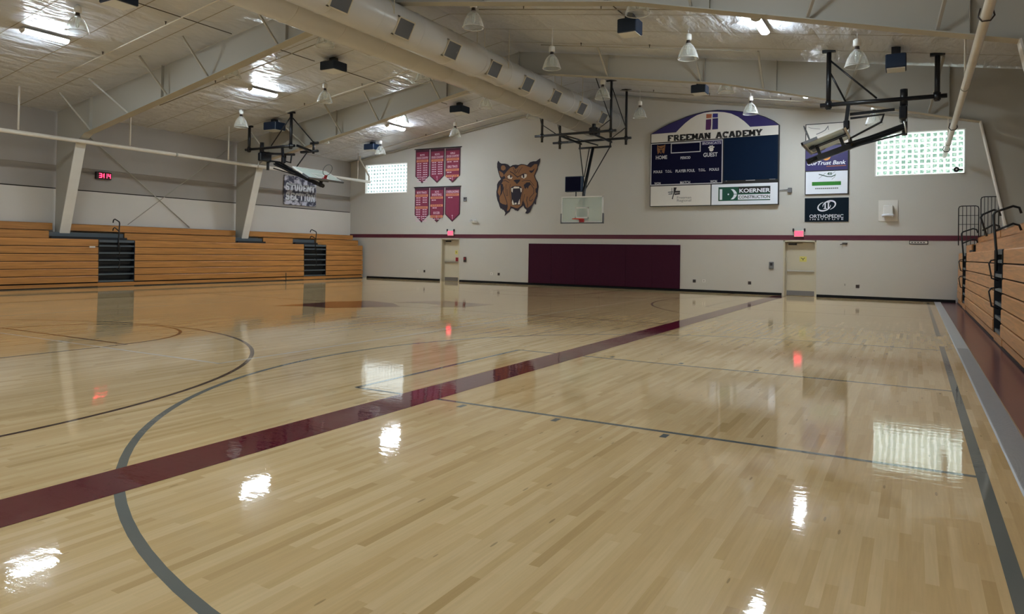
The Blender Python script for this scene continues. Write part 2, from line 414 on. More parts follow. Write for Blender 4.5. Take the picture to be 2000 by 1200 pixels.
# slab-serif capitals drawn as strokes
def arc(cx, cy, rx, ry, a0, a1, n=8): return [(cx + rx * math.cos(math.radians(a0 + (a1 - a0) * i / n)), cy + ry * math.sin(math.radians(a0 + (a1 - a0) * i / n))) for i in range(n + 1)]
GL = {
 'F': ([[(.22, 0), (.22, 1)], [(.1, .92), (.85, .92)], [(.22, .52), (.65, .52)], [(.85, 1), (.85, .72)]], [(.22, 0)]),
 'E': ([[(.22, 0), (.22, 1)], [(.05, .92), (.88, .92)], [(.22, .5), (.65, .5)], [(.05, .08), (.9, .08)], [(.88, 1), (.88, .74)], [(.9, 0), (.9, .28)]], []),
 'R': ([[(.22, 0), (.22, 1)], [(.05, .92), (.6, .92)] + arc(.6, .71, .2, .21, 90, -90, 6) + [(.22, .5)], [(.5, .5), (.82, .06)]], [(.22, 0), (.86, 0)]),
 'M': ([[(.16, 0), (.16, 1)], [(.16, .98), (.5, .25)], [(.5, .25), (.84, .98)], [(.84, 1), (.84, 0)]], [(.16, 0), (.84, 0), (.14, 1), (.86, 1)]),
 'A': ([[(.14, 0), (.46, 1)], [(.54, 1), (.86, 0)], [(.26, .33), (.74, .33)]], [(.14, 0), (.86, 0)]),
 'N': ([[(.18, 0), (.18, 1)], [(.18, .98), (.82, .04)], [(.82, 0), (.82, 1)]], [(.18, 0), (.16, 1), (.82, 1)]),
 'C': ([arc(.52, .5, .36, .42, 45, 315, 14), [(.84, .98), (.84, .66)]], []),
 'D': ([[(.22, 0), (.22, 1)], [(.05, .92), (.45, .92)] + arc(.45, .5, .37, .42, 90, -90, 10) + [(.05, .08)]], []),
 'Y': ([[(.14, 1), (.5, .45)], [(.86, 1), (.5, .45)], [(.5, .5), (.5, 0)]], [(.5, 0), (.14, 1), (.86, 1)]),
 'S': ([arc(.48, .7, .3, .23, 20, 270, 10)[:] + arc(.5, .28, .32, .21, 90, -160, 10), [(.8, 1), (.8, .7)], [(.16, 0), (.16, .3)]], []),
 'T': ([[(.5, 0), (.5, 1)], [(.08, .92), (.92, .92)], [(.1, 1), (.1, .68)], [(.9, 1), (.9, .68)]], [(.5, 0)]),
 'U': ([[(.2, 1), (.2, .35)] + arc(.5, .35, .3, .28, 180, 360, 10) + [(.8, 1)]], [(.2, 1), (.8, 1)]),
 'I': ([[(.5, 0), (.5, 1)]], [(.5, 0), (.5, 1)]),
 'O': ([arc(.5, .5, .34, .42, 0, 360, 18)], []),
}
def slab2d(body, w=0.2):
    vs = []; fs = []; x = 0
    for ch in body:
        if ch == ' ': x += 0.5; continue
        strokes, serifs = GL[ch]; wd = 0.6 if ch == 'I' else 1.0
        def quad(a, b, ww):
            a = Vector(a); b = Vector(b); d = (b - a); n = Vector((-d.y, d.x)).normalized() * ww / 2
            o = len(vs); vs.extend([(x + (p.x - (.2 if ch == 'I' else 0)), p.y) for p in (a - n, b - n, b + n, a + n)]); fs.append((o, o + 1, o + 2, o + 3))
        for st in strokes:
            for i in range(len(st) - 1):
                hor = abs(st[i + 1][1] - st[i][1]) < 0.02
                quad(st[i], st[i + 1], w * (0.8 if hor else 1.15))
        for sx, sy in serifs:
            yy = 0.07 if sy == 0 else 0.93; quad((sx - .2, yy), (sx + .2, yy), 0.14)
        x += wd + 0.04
    x0 = min(v[0] for v in vs); x1 = max(v[0] for v in vs)
    return [((a - x0) / (x1 - x0), b) for a, b in vs], fs
def put(mb, t2, x0, x1, z0, z1, y, shear=0.0, plane='far'):
    vs, fs = t2; out = []
    for u, v in vs:
        h = x0 + (x1 - x0) * u + shear * (v - .5) * (z1 - z0); z = z0 + (z1 - z0) * v
        out.append((h, y, z) if plane == 'far' else (y, h, z))
    mb.add(out, fs)
def ellipse(cx, cz, rx, rz, n=24, rot=0.0):
    o = []
    for i in range(n):
        t = 2 * math.pi * i / n; a = rx * math.cos(t); b = rz * math.sin(t)
        o.append((cx + a * math.cos(rot) - b * math.sin(rot), cz + a * math.sin(rot) + b * math.cos(rot)))
    return o
def fpoly(mb, pts, y): mb.poly([(x, y, z) for x, z in pts])
def frect(mb, x0, x1, z0, z1, y): mb.add([(x0, y, z0), (x1, y, z0), (x1, y, z1), (x0, y, z1)], [(0, 1, 2, 3)])
def fstroke(mb, pts, wd, y):
    for (a, b) in zip(pts[:-1], pts[1:]):
        a = Vector(a); b = Vector(b); d = b - a
        if d.length < 1e-6: continue
        e = d.normalized() * wd * 0.3; n = Vector((-d.y, d.x)).normalized() * wd / 2
        mb.add([(p.x, y, p.y) for p in (a - n - e, b - n + e, b + n + e, a + n - e)], [(0, 1, 2, 3)])
# ================================================================ SETTING
# ---- floor with its painted courts
F = MB().use(M_floor)
F.box((XL - .3, YN - .3, -.25), (XR + .3, YF + .45, 0))
def fl(m, x0, x1, y0, y1, z=0.0008):
    F.use(m); F.add([(x0, y0, z), (x1, y0, z), (x1, y1, z), (x0, y1, z)], [(0, 1, 2, 3)])
def farc(m, cx, cy, r, a0, a1, wd, z=0.0006, n=72):
    F.use(m); vs = []
    for i in range(n + 1):
        t = math.radians(a0 + (a1 - a0) * i / n)
        vs += [(cx + (r - wd / 2) * math.cos(t), cy + (r - wd / 2) * math.sin(t), z), (cx + (r + wd / 2) * math.cos(t), cy + (r + wd / 2) * math.sin(t), z)]
    F.add(vs, [(2 * i, 2 * i + 1, 2 * i + 3, 2 * i + 2) for i in range(n)])
fl(M_band, -4.63, -4.17, YN, 28.3, 0.0016)
fl(M_mar2, 0.82, XR, YN, YF, 0.0008)
# main court (dark brown lines)
fl(M_brown, -20.06, -19.95, .7, 28.0); fl(M_brown, -22.63, -22.59, 1, YF)
for cy, s in ((2.5, 1), (27.3, -1)):
    farc(M_brown, -12.0, cy, 5.85, 0 if s > 0 else 180, 180 if s > 0 else 360, .055)
    for x in (-17.85, -6.15): fl(M_brown, x - .027, x + .027, *sorted((cy - s * 1.5, cy)))
    for x in (-14.05, -10.38): fl(M_brown, x - .027, x + .027, *sorted((cy - s * 1.5, cy + s * 3.95)))
    fl(M_brown, -14.05, -10.38, cy + s * 3.93 - .027, cy + s * 3.93 + .027)
    farc(M_brown, -12.2, cy + s * 3.95, 1.78, 0 if s > 0 else 180, 180 if s > 0 else 360, .055)
fl(M_brown, -19.98, -4.63, 14.88, 14.94)
# cross courts (grey lines)
for cy in (7.68, 22.4):
    farc(M_gray, -1.25, cy, 5.89, 90, 270, .062, 0.0007)
    for yy in (cy - 5.89, cy + 5.89): fl(M_gray, -1.25, .42, yy - .031, yy + .031, .0007)
    for yy in (cy - 1.83, cy + 1.79): fl(M_gray, -5.25, .42, yy - .028, yy + .028, .0009)
    fl(M_gray, -5.28, -5.22, cy - 1.83, cy + 1.79, .0009)
    for s in (-1, 1):
        for x in (-3.79, -2.78, -1.78): fl(M_gray, x - .028, x + .028, *sorted((cy + s * 1.9, cy + s * 2.02)), .0009)
fl(M_gray, .385, .46, YN, 14.2, .001); fl(M_gray, .385, .46, 16.0, 28.1, .001)
# volleyball court (white lines)
fl(M_white, -7.79, -7.74, 6.05, 23.7, .0011); fl(M_white, -16.4, -7.74, 6.03, 6.08, .0011)
fl(M_white, -16.4, -16.35, 6.05, 23.7, .0011); fl(M_white, -16.4, -7.74, 23.65, 23.7, .0011)
# centre-court emblem: two dart shapes
F.use(M_logo)
F.poly([(x, y, .0012) for x, y in [(-14.4, 12.8), (-14.35, 14.9), (-13.85, 15.9), (-12.7, 15.6), (-11.75, 14.75), (-12.3, 14.0), (-12.9, 13.25), (-13.6, 13.3)]])
F.poly([(x, y, .0012) for x, y in [(-13.0, 15.9), (-12.35, 17.35), (-10.3, 17.1), (-10.45, 15.7), (-11.15, 15.2), (-11.3, 16.0), (-12.1, 16.2)]])
struct(F.build('floor'))
t = MB().use(M_alu)
x0, x1 = .615, .815
t.add([(x0, YN, .001), (x0 + .012, YN, .009), (x1 - .012, YN, .009), (x1, YN, .001), (x0, YF, .001), (x0 + .012, YF, .009), (x1 - .012, YF, .009), (x1, YF, .001)], [(0, 1, 5, 4), (1, 2, 6, 5), (2, 3, 7, 6), (0, 3, 2, 1), (4, 5, 6, 7)])
yy = YN
while yy < 14:
    t.box((x0 + .02, yy, .009), (x1 - .02, yy + .012, .0115)); yy += .03
tag(t.build('threshold_strip', origin=((x0 + x1) / 2, 13, 0)), 'ribbed silver metal threshold strip between wood floor and maroon apron', 'threshold strip')

# ---- far wall with openings
WIN = [(-25.35, -22.52), (-1.26, 1.51)]; WZ = (4.44, 6.0)
DOR = [(-20.34, -19.24), (-4.35, -3.18)]; DZ = 2.12
Wf = MB().use(M_wall)
xs = sorted([XL - .3, XR + .3] + [v for p in WIN + DOR for v in p]); zs = [0, DZ, WZ[0], WZ[1], ZE - .02]
for i in range(len(xs) - 1):
    for k in range(len(zs) - 1):
        cx = (xs[i] + xs[i + 1]) / 2; cz = (zs[k] + zs[k + 1]) / 2
        if any(a < cx < b for a, b in WIN) and WZ[0] < cz < WZ[1]: continue
        if any(a < cx < b for a, b in DOR) and cz < DZ: continue
        Wf.box((xs[i], YF, zs[k]), (xs[i + 1], YF + .3, zs[k + 1]))
Wf.prism([(XL - .3, YF, ZE - .02), (XR + .3, YF, ZE - .02), (XR + .3, YF, roof_z(XR + .3) + .1), (XC, YF, ZR + .1), (XL - .3, YF, roof_z(XL - .3) + .1)], (0, .3, 0))
struct(Wf.build('wall_far'))
# ---- near wall (behind the camera)
Wn = MB().use(M_wall); Wn.box((XL - .3, YN - .3, 0), (XR + .3, YN, ZE)); 
Wn.prism([(XL - .3, YN - .3, ZE), (XR + .3, YN - .3, ZE), (XR + .3, YN - .3, roof_z(XR + .3) + .1), (XC, YN - .3, ZR + .1), (XL - .3, YN - .3, roof_z(XL - .3) + .1)], (0, .3, 0))
struct(Wn.build('wall_near'))
# ---- side walls: lower liner panel, seam, insulation above with a girt pocket
for nm, x, s in (('wall_left', XL, -1), ('wall_right', XR, 1)):
    W = MB().use(M_walllow); W.box((x, YN, 0), (x + s * .3, YF, 3.46))
    W.use(M_wallup)
    W.box((x + s * .03, YN, 3.50), (x + s * .3, YF, 4.12)); W.box((x + s * .08, YN, 4.12), (x + s * .3, YF, 4.30)); W.box((x + s * .03, YN, 4.30), (x + s * .3, YF, ZE + .1))
    W.use(M_edge); W.box((x + s * .05, YN, 3.46), (x + s * .3, YF, 3.50))
    struct(W.build(nm))
# ---- ceiling
C = MB().use(M_ceil)
for sgn, xa in ((-1, XL - .3), (1, XR + .3)):
    C.prism([(xa, YN - .3, roof_z(xa)), (XC, YN - .3, ZR), (XC, YN - .3, ZR + .25), (xa, YN - .3, roof_z(xa) + .25)], (0, YF - YN + .6, 0))
C.use(M_seam)
y = YN + .9
while y < YF:
    for xa in (XL, XR):
        C.add([(xa, y, roof_z(xa) - .004), (xa, y + .03, roof_z(xa) - .004), (XC, y + .03, ZR - .004), (XC, y, ZR - .004)], [(0, 1, 2, 3)])
    y += 1.52
struct(C.build('ceiling'))
# ---- trims
T = MB().use(M_stripe).box((XL, YF - .012, 2.135), (XR, YF, 2.315)); struct(T.build('trim_1'))
T = MB().use(M_steel)
for xa in (XL, XR): T.beam((xa, YF - .05, roof_z(xa) - .07), (XC, YF - .05, ZR - .07), .06, .08)
struct(T.build('trim_2'))
T = MB().use(M_cove)
for a, b in ((-25.1, DOR[0][0] - .04), (DOR[0][1] + .02, DOR[1][0] - .04), (DOR[1][1] + .02, 1.25)):
    T.prism([(a, YF, 0), (a, YF - .03, 0), (a, YF - .012, .1), (a, YF, .1)], (b - a, 0, 0))
struct(T.build('baseboard_far'))
BL = [block_mat('sunlit_glass_block_left', (0.60, 0.74, 0.72, 1), (0.20, 0.34, 0.34, 1), 0.75), block_mat('sunlit_glass_block_right', (0.70, 0.93, 0.76, 1), (0.20, 0.38, 0.29, 1), 0.7)]
RIMM = [emis('bright_block_rim_left', (0.92, 1.0, 1.0, 1), 1.15), emis('bright_block_rim_right', (0.88, 1.0, 0.95, 1), 1.7)]
# ---- windows of glass block
for k, (a, b) in enumerate(WIN):
    W = MB().use(M_signwb)
    yb = YF + .14
    W.box((a, yb + .04, WZ[0]), (b, yb + .2, WZ[1]))                      # mortar bed
    fr = struct(W.build('window_%d' % (k + 1)))
    W = MB().use(M_whitep)
    for c0, c1 in (((a, YF - .01, WZ[0]), (a + .035, yb + .05, WZ[1])), ((b - .035, YF - .01, WZ[0]), (b, yb + .05, WZ[1])), ((a, YF - .01, WZ[0]), (b, yb + .05, WZ[0] + .035)), ((a, YF - .01, WZ[1] - .035), (b, yb + .05, WZ[1]))): W.box(c0, c1)
    W.build('window_frame', fr)
    b_ = (.038, .022)[k]; nc, nr = 14, 8; G = MB().use(BL[k]); cw = (b - a - .08) / nc; ch = (WZ[1] - WZ[0] - .08) / nr
    for i in range(nc):
        for j in range(nr):
            x0 = a + .04 + i * cw; z0 = WZ[0] + .04 + j * ch; g = .008
            v = [(x0 + g, yb + .04, z0 + g), (x0 + cw - g, yb + .04, z0 + g), (x0 + cw - g, yb + .04, z0 + ch - g), (x0 + g, yb + .04, z0 + ch - g),
                 (x0 + g + b_, yb, z0 + g + b_), (x0 + cw - g - b_, yb, z0 + g + b_), (x0 + cw - g - b_, yb, z0 + ch - g - b_), (x0 + g + b_, yb, z0 + ch - g - b_)]
            G.use(RIMM[k]).add(v, [(0, 1, 5, 4), (1, 2, 6, 5), (2, 3, 7, 6), (3, 0, 4, 7)]); G.use(BL[k]).add(v[4:], [(0, 1, 2, 3)])
    G.build('glass_block_panel', fr)
W = struct(MB().use(M_signwb).box((-19.1, YN - .001, 4.4), (-4.9, YN + .004, 6.0)).build('window_3'))  # added unseen window band, put in to go with the fill light
G = MB().use(BL[0])
for i in range(70):
    for j in range(8): G.box((-19.0 + i * .2 + .01, YN + .004, 4.42 + j * .195), (-19.0 + i * .2 + .19, YN + .012, 4.42 + j * .195 + .18))
G.build('glass_block_panel', W)
# ---- doors
for k, (a, b) in enumerate(DOR):
    D = MB().use(M_door)
    yd = YF + .2
    jb = .06
    D.box((a, YF - .012, 0), (a + jb, yd + .06, DZ)); D.box((b - jb, YF - .012, 0), (b, yd + .06, DZ)); D.box((a, YF - .012, DZ - jb), (b, yd + .06, DZ))
    D.box((a + jb, yd - .01, 0), (a + jb + .03, yd + .06, DZ - jb)); D.box((a + jb, yd + .04, 0), (b - jb, yd + .1, DZ))
    d = struct(D.build('door_%d' % (k + 1)))
    D = MB().use(M_door).cbox((a + jb + .035, yd, .01), (b - jb - .005, yd + .045, DZ - jb - .01), .004); D.build('door_leaf', d)
    D = MB().use(M_kick).box((a + jb + .05, yd - .003, .02), (b - jb - .02, yd, .2)); D.build('kick_plate', d)
    D = MB().use(M_chrome); x0, x1 = a + jb + .06, b - jb - .03
    D.cbox((x0, yd - .07, .93), (x1, yd - .03, .98), .008); D.box((x0, yd - .04, .92), (x0 + .12, yd, .99)); D.box((x1 - .12, yd - .04, .92), (x1, yd, .99)); D.build('push_bar', d)
    D = MB().use(M_ink); D.cbox((a + jb + .1, yd - .05, DZ - jb - .12), (a + jb + .4, yd, DZ - jb - .05), .006)
    D.tube([(a + jb + .35, yd - .04, DZ - jb - .05), (a + jb + .62, yd - .16, DZ - jb - .04)], .01, 8); D.build('door_closer', d)
    notes = [((-19.64, -19.48), (1.34, 1.53), M_ynote, 'yellow', 'yellow paper notice taped on the far left door above the red notice'), ((-19.60, -19.42), (.99, 1.18), M_rnote, 'red', 'red paper notice taped on the far left door above the push bar')] if k == 0 else [((-3.79, -3.54), (1.31, 1.51), M_ynote, 'yellow', 'yellow paper notice taped on the far right door')]
    for (xa, xb), (za, zb), m, cn, lab in notes:
        P = MB().use(m).box((xa, yd - .003, za), (xb, yd - .0005, zb))
        P.use(M_ink)
        if cn == 'yellow':
            fstroke(P, [(xa + .05, zb - .06), ((xa + xb) / 2, (za + zb) / 2), ((xa + xb) / 2, za + .05)], .02, yd - .004); fstroke(P, [(xb - .07, zb - .06), ((xa + xb) / 2, (za + zb) / 2)], .02, yd - .004)
        else:
            for q in range(3): frect(P, xa + .03, xb - .03, za + .03 + q * .05, za + .045 + q * .05, yd - .004)
        tag(P.build('paper_notice', origin=((xa + xb) / 2, yd, za)), lab, 'notice')

# ================================================================ STEEL FRAMES
FIN = [(-26.2, 0.0), (-24.78, 5.03), (-24.35, 5.28), (-18.0, 6.50), (-11.9, 7.70)]
FINR = [(2.43, 0.0), (1.42, 4.97), (-.11, 5.35), (-2.38, 5.93), (-5.0, 6.60), (-11.9, 7.70)]
def fin_z(x):
    P = FIN if x <= XC else FINR
    for (a, b) in zip(P[:-1], P[1:]):
        if min(a[0], b[0]) <= x <= max(a[0], b[0]): return a[1] + (b[1] - a[1]) * (x - a[0]) / (b[0] - a[0])
def frame_thing(Y, label, braces=True):
    r = thing('steel_frame', label, 'roof frame', (XC, Y, 0))
    half = lambda s: FIN if s > 0 else FINR
    Wb = MB().use(M_steel)
    for s in (1, -1):
        inn = half(s); xo = XC + s * (XL + .05 - XC)
        out = [(XC, ZR - .03), (xo, roof_z(xo) - .03), (xo, 0)]
        Wb.prism([(x, Y - .006, z) for x, z in inn + out], (0, .012, 0))
    Wb.build('web_plate', r)
    Fg = MB().use(M_steel)
    for s in (1, -1):
        inn = half(s)
        for k, (a, b) in enumerate(zip(inn[:-1], inn[1:])):
            if k == 0:
                MB().use(M_colflange).beam((a[0], Y, a[1]), (b[0], Y, b[1]), .03, .34).build('column_flange', r); continue
            d = Vector((b[0] - a[0], 0, b[1] - a[1])).normalized() * .01
            Fg.beam((a[0] - d.x, Y, a[1] - d.z), (b[0] + d.x, Y, b[1] + d.z), .30, .018)
    Fg.build('inner_flange', r)
    for x in (-24.15, -20.3, -14.9, XC, -8.6, -5.5, -3.45, .75):
        MB().use(M_steel).box((x - .006, Y - .1, fin_z(x) + .01), (x + .006, Y + .1, roof_z(x) - .04)).build('stiffener_plate', r)
    if braces:
        for xa, xb in ((-24.1, -24.4), (-22.0, -22.7), (-20.0, -20.1), (-18.1, -18.1), (-15.2, -15.2), (-8.6, -8.6), (-5.6, -5.6), (-3.8, -3.8), (-1.7, -1.2), (.3, .6)):
            MB().use(M_steel).beam((xa, Y - .08, fin_z(xa) + .03), (xb, Y - .95, roof_z(xb) - .01), .05, .05).build('flange_brace', r)
    return r
frame_thing(21.2, 'cream steel roof frame nearest the far wall, its beam crossing behind the hanging hoops')
frame_thing(13.6, 'cream steel roof frame in mid hall, its left column standing beside the red clock')
frame_thing(6.0, 'cream steel roof frame nearest the camera, overhead', False)
# ---- long struts joining the frame knees
for s, lab in ((1, 'off-white round strut pipe running along the left wall at knee height'), (-1, 'off-white round strut pipe running along the right wall, crossing in front of the window')):
    x = -24.58 if s > 0 else .875
    r = thing('strut_pipe', lab, 'pipe', (x, 14, 5.01))
    T = MB().use(M_pipe).tube([(x, YN + .02, 5.01), (x, 28.1, 5.01)], .07, 16); T.build('pipe_tube', r)
    for y in (9.0, 17.0, 25.0): MB().use(M_steel).tube([(x, y, 5.01), (x, y + .08, 5.01)], .08, 16).build('pipe_coupling', r)
    if s > 0:
        for y in (11.55, 15.2, 19.4): MB().use(M_pipe).tube([(x, y, 5.1), (x, y, roof_z(x) + .01)], .03, 8).build('hanger_rod', r)
        MB().use(M_pipe).tube([(x, 28.05, 5.01), (x - .05, 28.1, 5.3), (x - .75, 28.15, 6.25), (x - .6, 28.0, roof_z(x - .6) + .01)], .045, 10).build('end_riser', r)
        MB().use(M_pipe).tube([(x - .2, 27.4, 5.1), (x - .2, 27.4, roof_z(x - .2))], .02, 8).build('hanger_rod', r)
    else:
        for y in (12.1, 22.0, 26.4):
            MB().use(M_dark).tube([(x - .07, y, 5.12), (x - .1, y, 5.0), (x - .05, y, 4.93), (x + .05, y, 4.93), (x + .1, y, 5.0), (x + .07, y, 5.12)], .012, 8).build('pipe_clamp', r)
        for y in (10.0, 17.0, 25.2): MB().use(M_pipe).tube([(x, y, 5.1), (x, y, roof_z(x) + .01)], .02, 8).build('hanger_rod', r)
# ---- bracing rod on the left wall, plus a thinner rod for a shadow
for (ya, za, yb, zb, m, lab) in ((14.0, 6.0, 18.9, 2.3, M_steel, 'thin grey bracing rod slanting down left wall right of the red clock'), (20.9, 6.0, 16.2, 2.3, M_steel, 'thin rod standing in for a shadow slanting up left wall towards the second column')):
    xr = XL + (.05 if ya < 15 else .12); r = MB().use(m).tube([(xr, ya, za), (xr, yb, zb)], .02 if ya < 15 else .013, 8)
    tag(r.build('bracing_rod_and_shadow', origin=(xr, (ya + yb) / 2, zb)), lab, 'rod')

# ================================================================ DUCTS
for cx, cz, lab, gr in ((-11.2, 7.085, 'tan round air duct with square grilles under the ridge', True), (-12.36, 7.065, 'tan round air duct without visible grilles, left of the ridge', False)):
    r = thing('air_duct', lab, 'air duct', (cx, 14, cz))
    rr = lambda y: .475 if y < 17.2 else .435
    D = MB().use(M_duct); pts = []; rad = []
    for y in (YN + .02, 17.1, 17.5, 28.55): pts.append((cx, y, cz)); rad.append(.475 if y < 17.3 else .435)
    D.tube(pts, rad, 40)
    y = YN + 1.2
    while y < 28:
        q = .475 if y < 17.3 else .435
        D.tube([(cx, y - .02, cz), (cx, y, cz), (cx, y + .02, cz)], [q + .001, q + .012, q + .001], 40, False); y += 1.52
    D.build('duct_shell', r)
    for y in (3.0, 8.5, 13.0, 18.5, 24.0):
        q = rr(y) + .005
        H = MB().use(M_gframe)
        H.tube([(cx + (q) * math.cos(t), y, cz + q * math.sin(t)) for t in [math.pi * k / 8 for k in range(9)]], .012, 6)
        for sx in (-1, 1): H.tube([(cx + sx * q, y, cz), (cx + sx * q, y, roof_z(cx + sx * q) + .01)], .01, 6)
        H.build('hanger_strap', r)
    if gr:
        for y in (4.9, 7.05, 9.2, 11.3, 13.45, 15.5, 17.75, 19.8, 21.85, 24.05, 26.1):
            q = .475 if y < 17.3 else .435; th = math.radians(-27)
            n = Vector((math.cos(th), 0, math.sin(th))); tt = Vector((-math.sin(th), 0, math.cos(th))); c = Vector((cx, y, cz)) + n * (q - .02)
            hw, hh = .30, .235
            def slab(mb, u0, u1, v0, v1, d0, d1):
                mb.add([c + Vector((0, u, 0)) + tt * v + n * d for d in (d0, d1) for u, v in ((u0, v0), (u1, v0), (u1, v1), (u0, v1))], [(0, 3, 2, 1), (4, 5, 6, 7), (0, 1, 5, 4), (1, 2, 6, 5), (2, 3, 7, 6), (3, 0, 4, 7)])
            G = MB().use(M_gframe)
            for u0, u1, v0, v1 in ((-hw, hw, -hh, -hh + .03), (-hw, hw, hh - .03, hh), (-hw, -hw + .03, -hh, hh), (hw - .03, hw, -hh, hh)): slab(G, u0, u1, v0, v1, -.06, .045)
            g = G.build('grille_frame', r)
            G = MB().use(M_grille); slab(G, -hw + .02, hw - .02, -hh + .02, hh - .02, -.05, .028)
            for k in range(14):
                v = -hh + .045 + k * .029; slab(G, -hw + .03, hw - .03, v, v + .008, .028, .036)
            o = G.build('grille_face', r)

# ================================================================ LIGHTS AND CEILING UNITS
def make_bell():
    r = thing('high_bay_light', 'x', 'high bay light', (0, 0, 0))
    MB().use(M_whitep).tube([(0, 0, .92), (0, 0, .62)], .008, 6).build('hanging_rod', r)
    B = MB().use(M_whitep); B.lathe([(0.0, .66), (.05, .655), (.085, .63), (.088, .50), (.07, .48), (0.0, .478)], n=20); B.build('ballast_housing', r)
    B = MB().use(M_dark); B.lathe([(.0, .48), (.05, .478), (.052, .43), (.06, .42), (.06, .385), (0, .384)], n=18); B.build('lamp_socket', r)
    B = MB().use(M_bell)
    prof = [(.065, .40), (.09, .375), (.145, .315), (.195, .225), (.232, .12), (.255, .04), (.268, 0.0)]
    B.lathe(prof, n=40, ribs=.02); sh = B.build('acrylic_bell', r)
    B = MB().use(M_rimgl); B.lathe([(.262, .005), (.272, .004), (.272, -.012), (.26, -.012), (.262, .005)], n=40); B.build('bell_rim', sh)
    B = MB().use(M_bell); B.lathe([(0, .385), (.03, .37), (.045, .3), (.05, .2), (.035, .12), (0, .1)], n=16); B.build('lamp_bulb', r)
    return r
cols = {-22.5: 'along left wall', -18.15: 'second from left wall', -14.3: 'just left of the ducts', -9.4: 'just right of the ducts', -5.2: 'over the scoreboard side', -1.2: 'nearest the right wall'}
rowsn = {10.0: 'nearest the camera', 14.4: 'under the middle frame', 18.3: 'in mid hall', 22.65: 'behind the far frame', 26.45: 'nearest the far wall'}
zoff = {-22.5: 6.13, -18.15: 6.70, -14.3: 7.15, -9.4: 6.86, -5.2: 6.66, -1.2: 5.98}
proto = None; gi = 0
for x in cols:
    for y in rowsn:
        if (x, y) in ((-14.3, 10.0), (-9.4, 10.0), (-5.2, 10.0), (-1.2, 10.0), (-22.5, 14.4), (-1.2, 14.4)): continue
        lab = 'clear bell light, row %s, %s' % (cols[x], rowsn[y])
        xx = {(-22.5, 10.0): -23.4, (-9.4, 18.3): -9.2, (-14.3, 26.45): -14.0, (-14.3, 22.65): -14.7}.get((x, y), x)
        yy = {(-14.3, 26.45): 26.1, (-14.3, 18.3): 18.9, (-14.3, 22.65): 23.5, (-18.15, 10.0): 9.8}.get((x, y), y); z = zoff[x]
        if (x, y) == (-9.4, 14.4): z = 6.97
        if (x, y) == (-18.15, 10.0): z = 6.8
        if proto is None: proto = make_bell(); proto.location = (xx, yy, z); proto['label'] = lab; o = proto
        else: o = dup(proto, (xx, yy, z), lab)
        o['group'] = 'clear bell high bay lights under the roof'
        # rod reaches the roof
        L_ = roof_z(xx) - z
        for ch in o.children:
            if ch.name.startswith('hanging_rod'):
                ch.scale = (1, 1, 1)
                ch.location = (0, 0, 0)
                k = (L_ - .6) / (.92 - .62); ch.scale = (1, 1, k); ch.location = (0, 0, .62 - .62 * k)
# fluorescent wraparound fixtures, lit
def make_fluor():
    r = thing('fluorescent_light', 'x', 'fluorescent light', (0, 0, 0))
    B = MB().use(M_whitep); B.prism([(-.12, -.59, .05), (.12, -.59, .05), (.09, -.59, .10), (-.09, -.59, .10)], (0, 1.18, 0)); B.build('fixture_housing', r)
    B = MB().use(M_tube)
    pr = [(.11 * math.cos(t), .05 + .07 * math.sin(t)) for t in [math.pi + math.pi * k / 8 for k in range(9)]]
    B.prism([(x, -.55, z) for x, z in pr], (0, 1.10, 0)); B.build('lit_diffuser', r)
    for y in (-.57, .55): MB().use(M_whitep).prism([(x * 1.04, y, .05 + (z - .05) * 1.05) for x, z in pr], (0, .02, 0)).build('end_cap', r)
    return r
fp = None
for x, y, zz, lab in ((-20.2, 10.1, 6.95, 'lit fluorescent fixture on the left roof slope nearest the camera'), (-20.25, 17.4, 6.93, 'lit fluorescent fixture on the left roof slope in mid hall'), (-20.4, 25.0, 6.93, 'lit fluorescent fixture on the left roof slope nearest the far wall'),
                  (-3.24, 17.5, 6.9, 'lit fluorescent fixture on the right roof slope in mid hall'), (-3.27, 25.4, 6.9, 'lit fluorescent fixture on right roof slope nearest the far wall, small white glow'),
                  (-3.24, 10.1, 6.9, 'lit fluorescent fixture on the right roof slope above the top of the view'),
                  (-3.24, 2.5, 6.9, 'added fluorescent fill light on the right roof slope overhead behind the view'), (-20.2, 2.5, 6.9, 'added fluorescent fill light on the left roof slope behind the view')):  # these two are added out of view to brighten the hall
    z = roof_z(x) - .135
    if fp is None: fp = make_fluor(); fp.location = (x, y, z); fp['label'] = lab; o = fp
    else: o = dup(fp, (x, y, z), lab)
    if y > 24:
        for ch in o.children:
            if ch.name.startswith('lit_diffuser'): ch.data = ch.data.copy(); ch.data.materials[0] = M_tubeb
    o.rotation_euler = (0, math.atan(SL) * (-1 if x < XC else 1), 0)
    o['group'] = 'lit fluorescent fixtures on the ceiling'
# dark blue box units
def box_unit(cx, cy, sx, sy, zt, h, lab, rot=0.0):
    r = thing('ceiling_speaker', lab, 'ceiling speaker', (cx, cy, zt - h), 'dark blue box units hung from the roof')
    B = MB().use(M_navy).cbox((cx - sx / 2, cy - sy / 2, zt - h), (cx + sx / 2, cy + sy / 2, zt), .02); B.build('cabinet', r)
    B = MB().use(M_underside).box((cx - sx / 2 + .03, cy - sy / 2 + .03, zt - h - .012), (cx + sx / 2 - .03, cy + sy / 2 - .03, zt - h + .002)); B.build('underside_grille', r)
    B = MB().use(M_black)
    B.box((cx - .1, cy - .1, zt - .005), (cx + .1, cy + .1, max(zt + .03, roof_z(cx)))); B.build('mounting_bracket', r)
    return r
box_unit(-16.75, 10.0, .62, .62, 7.60, .28, 'dark blue box unit cut off by the top edge of the view')
box_unit(-16.5, 17.0, .62, .62, 7.58, .28, 'dark blue box unit on the left roof slope in mid hall, beside the duct')
box_unit(-16.6, 24.5, .62, .62, 7.56, .28, 'dark blue box unit above the maroon pennants near the duct')
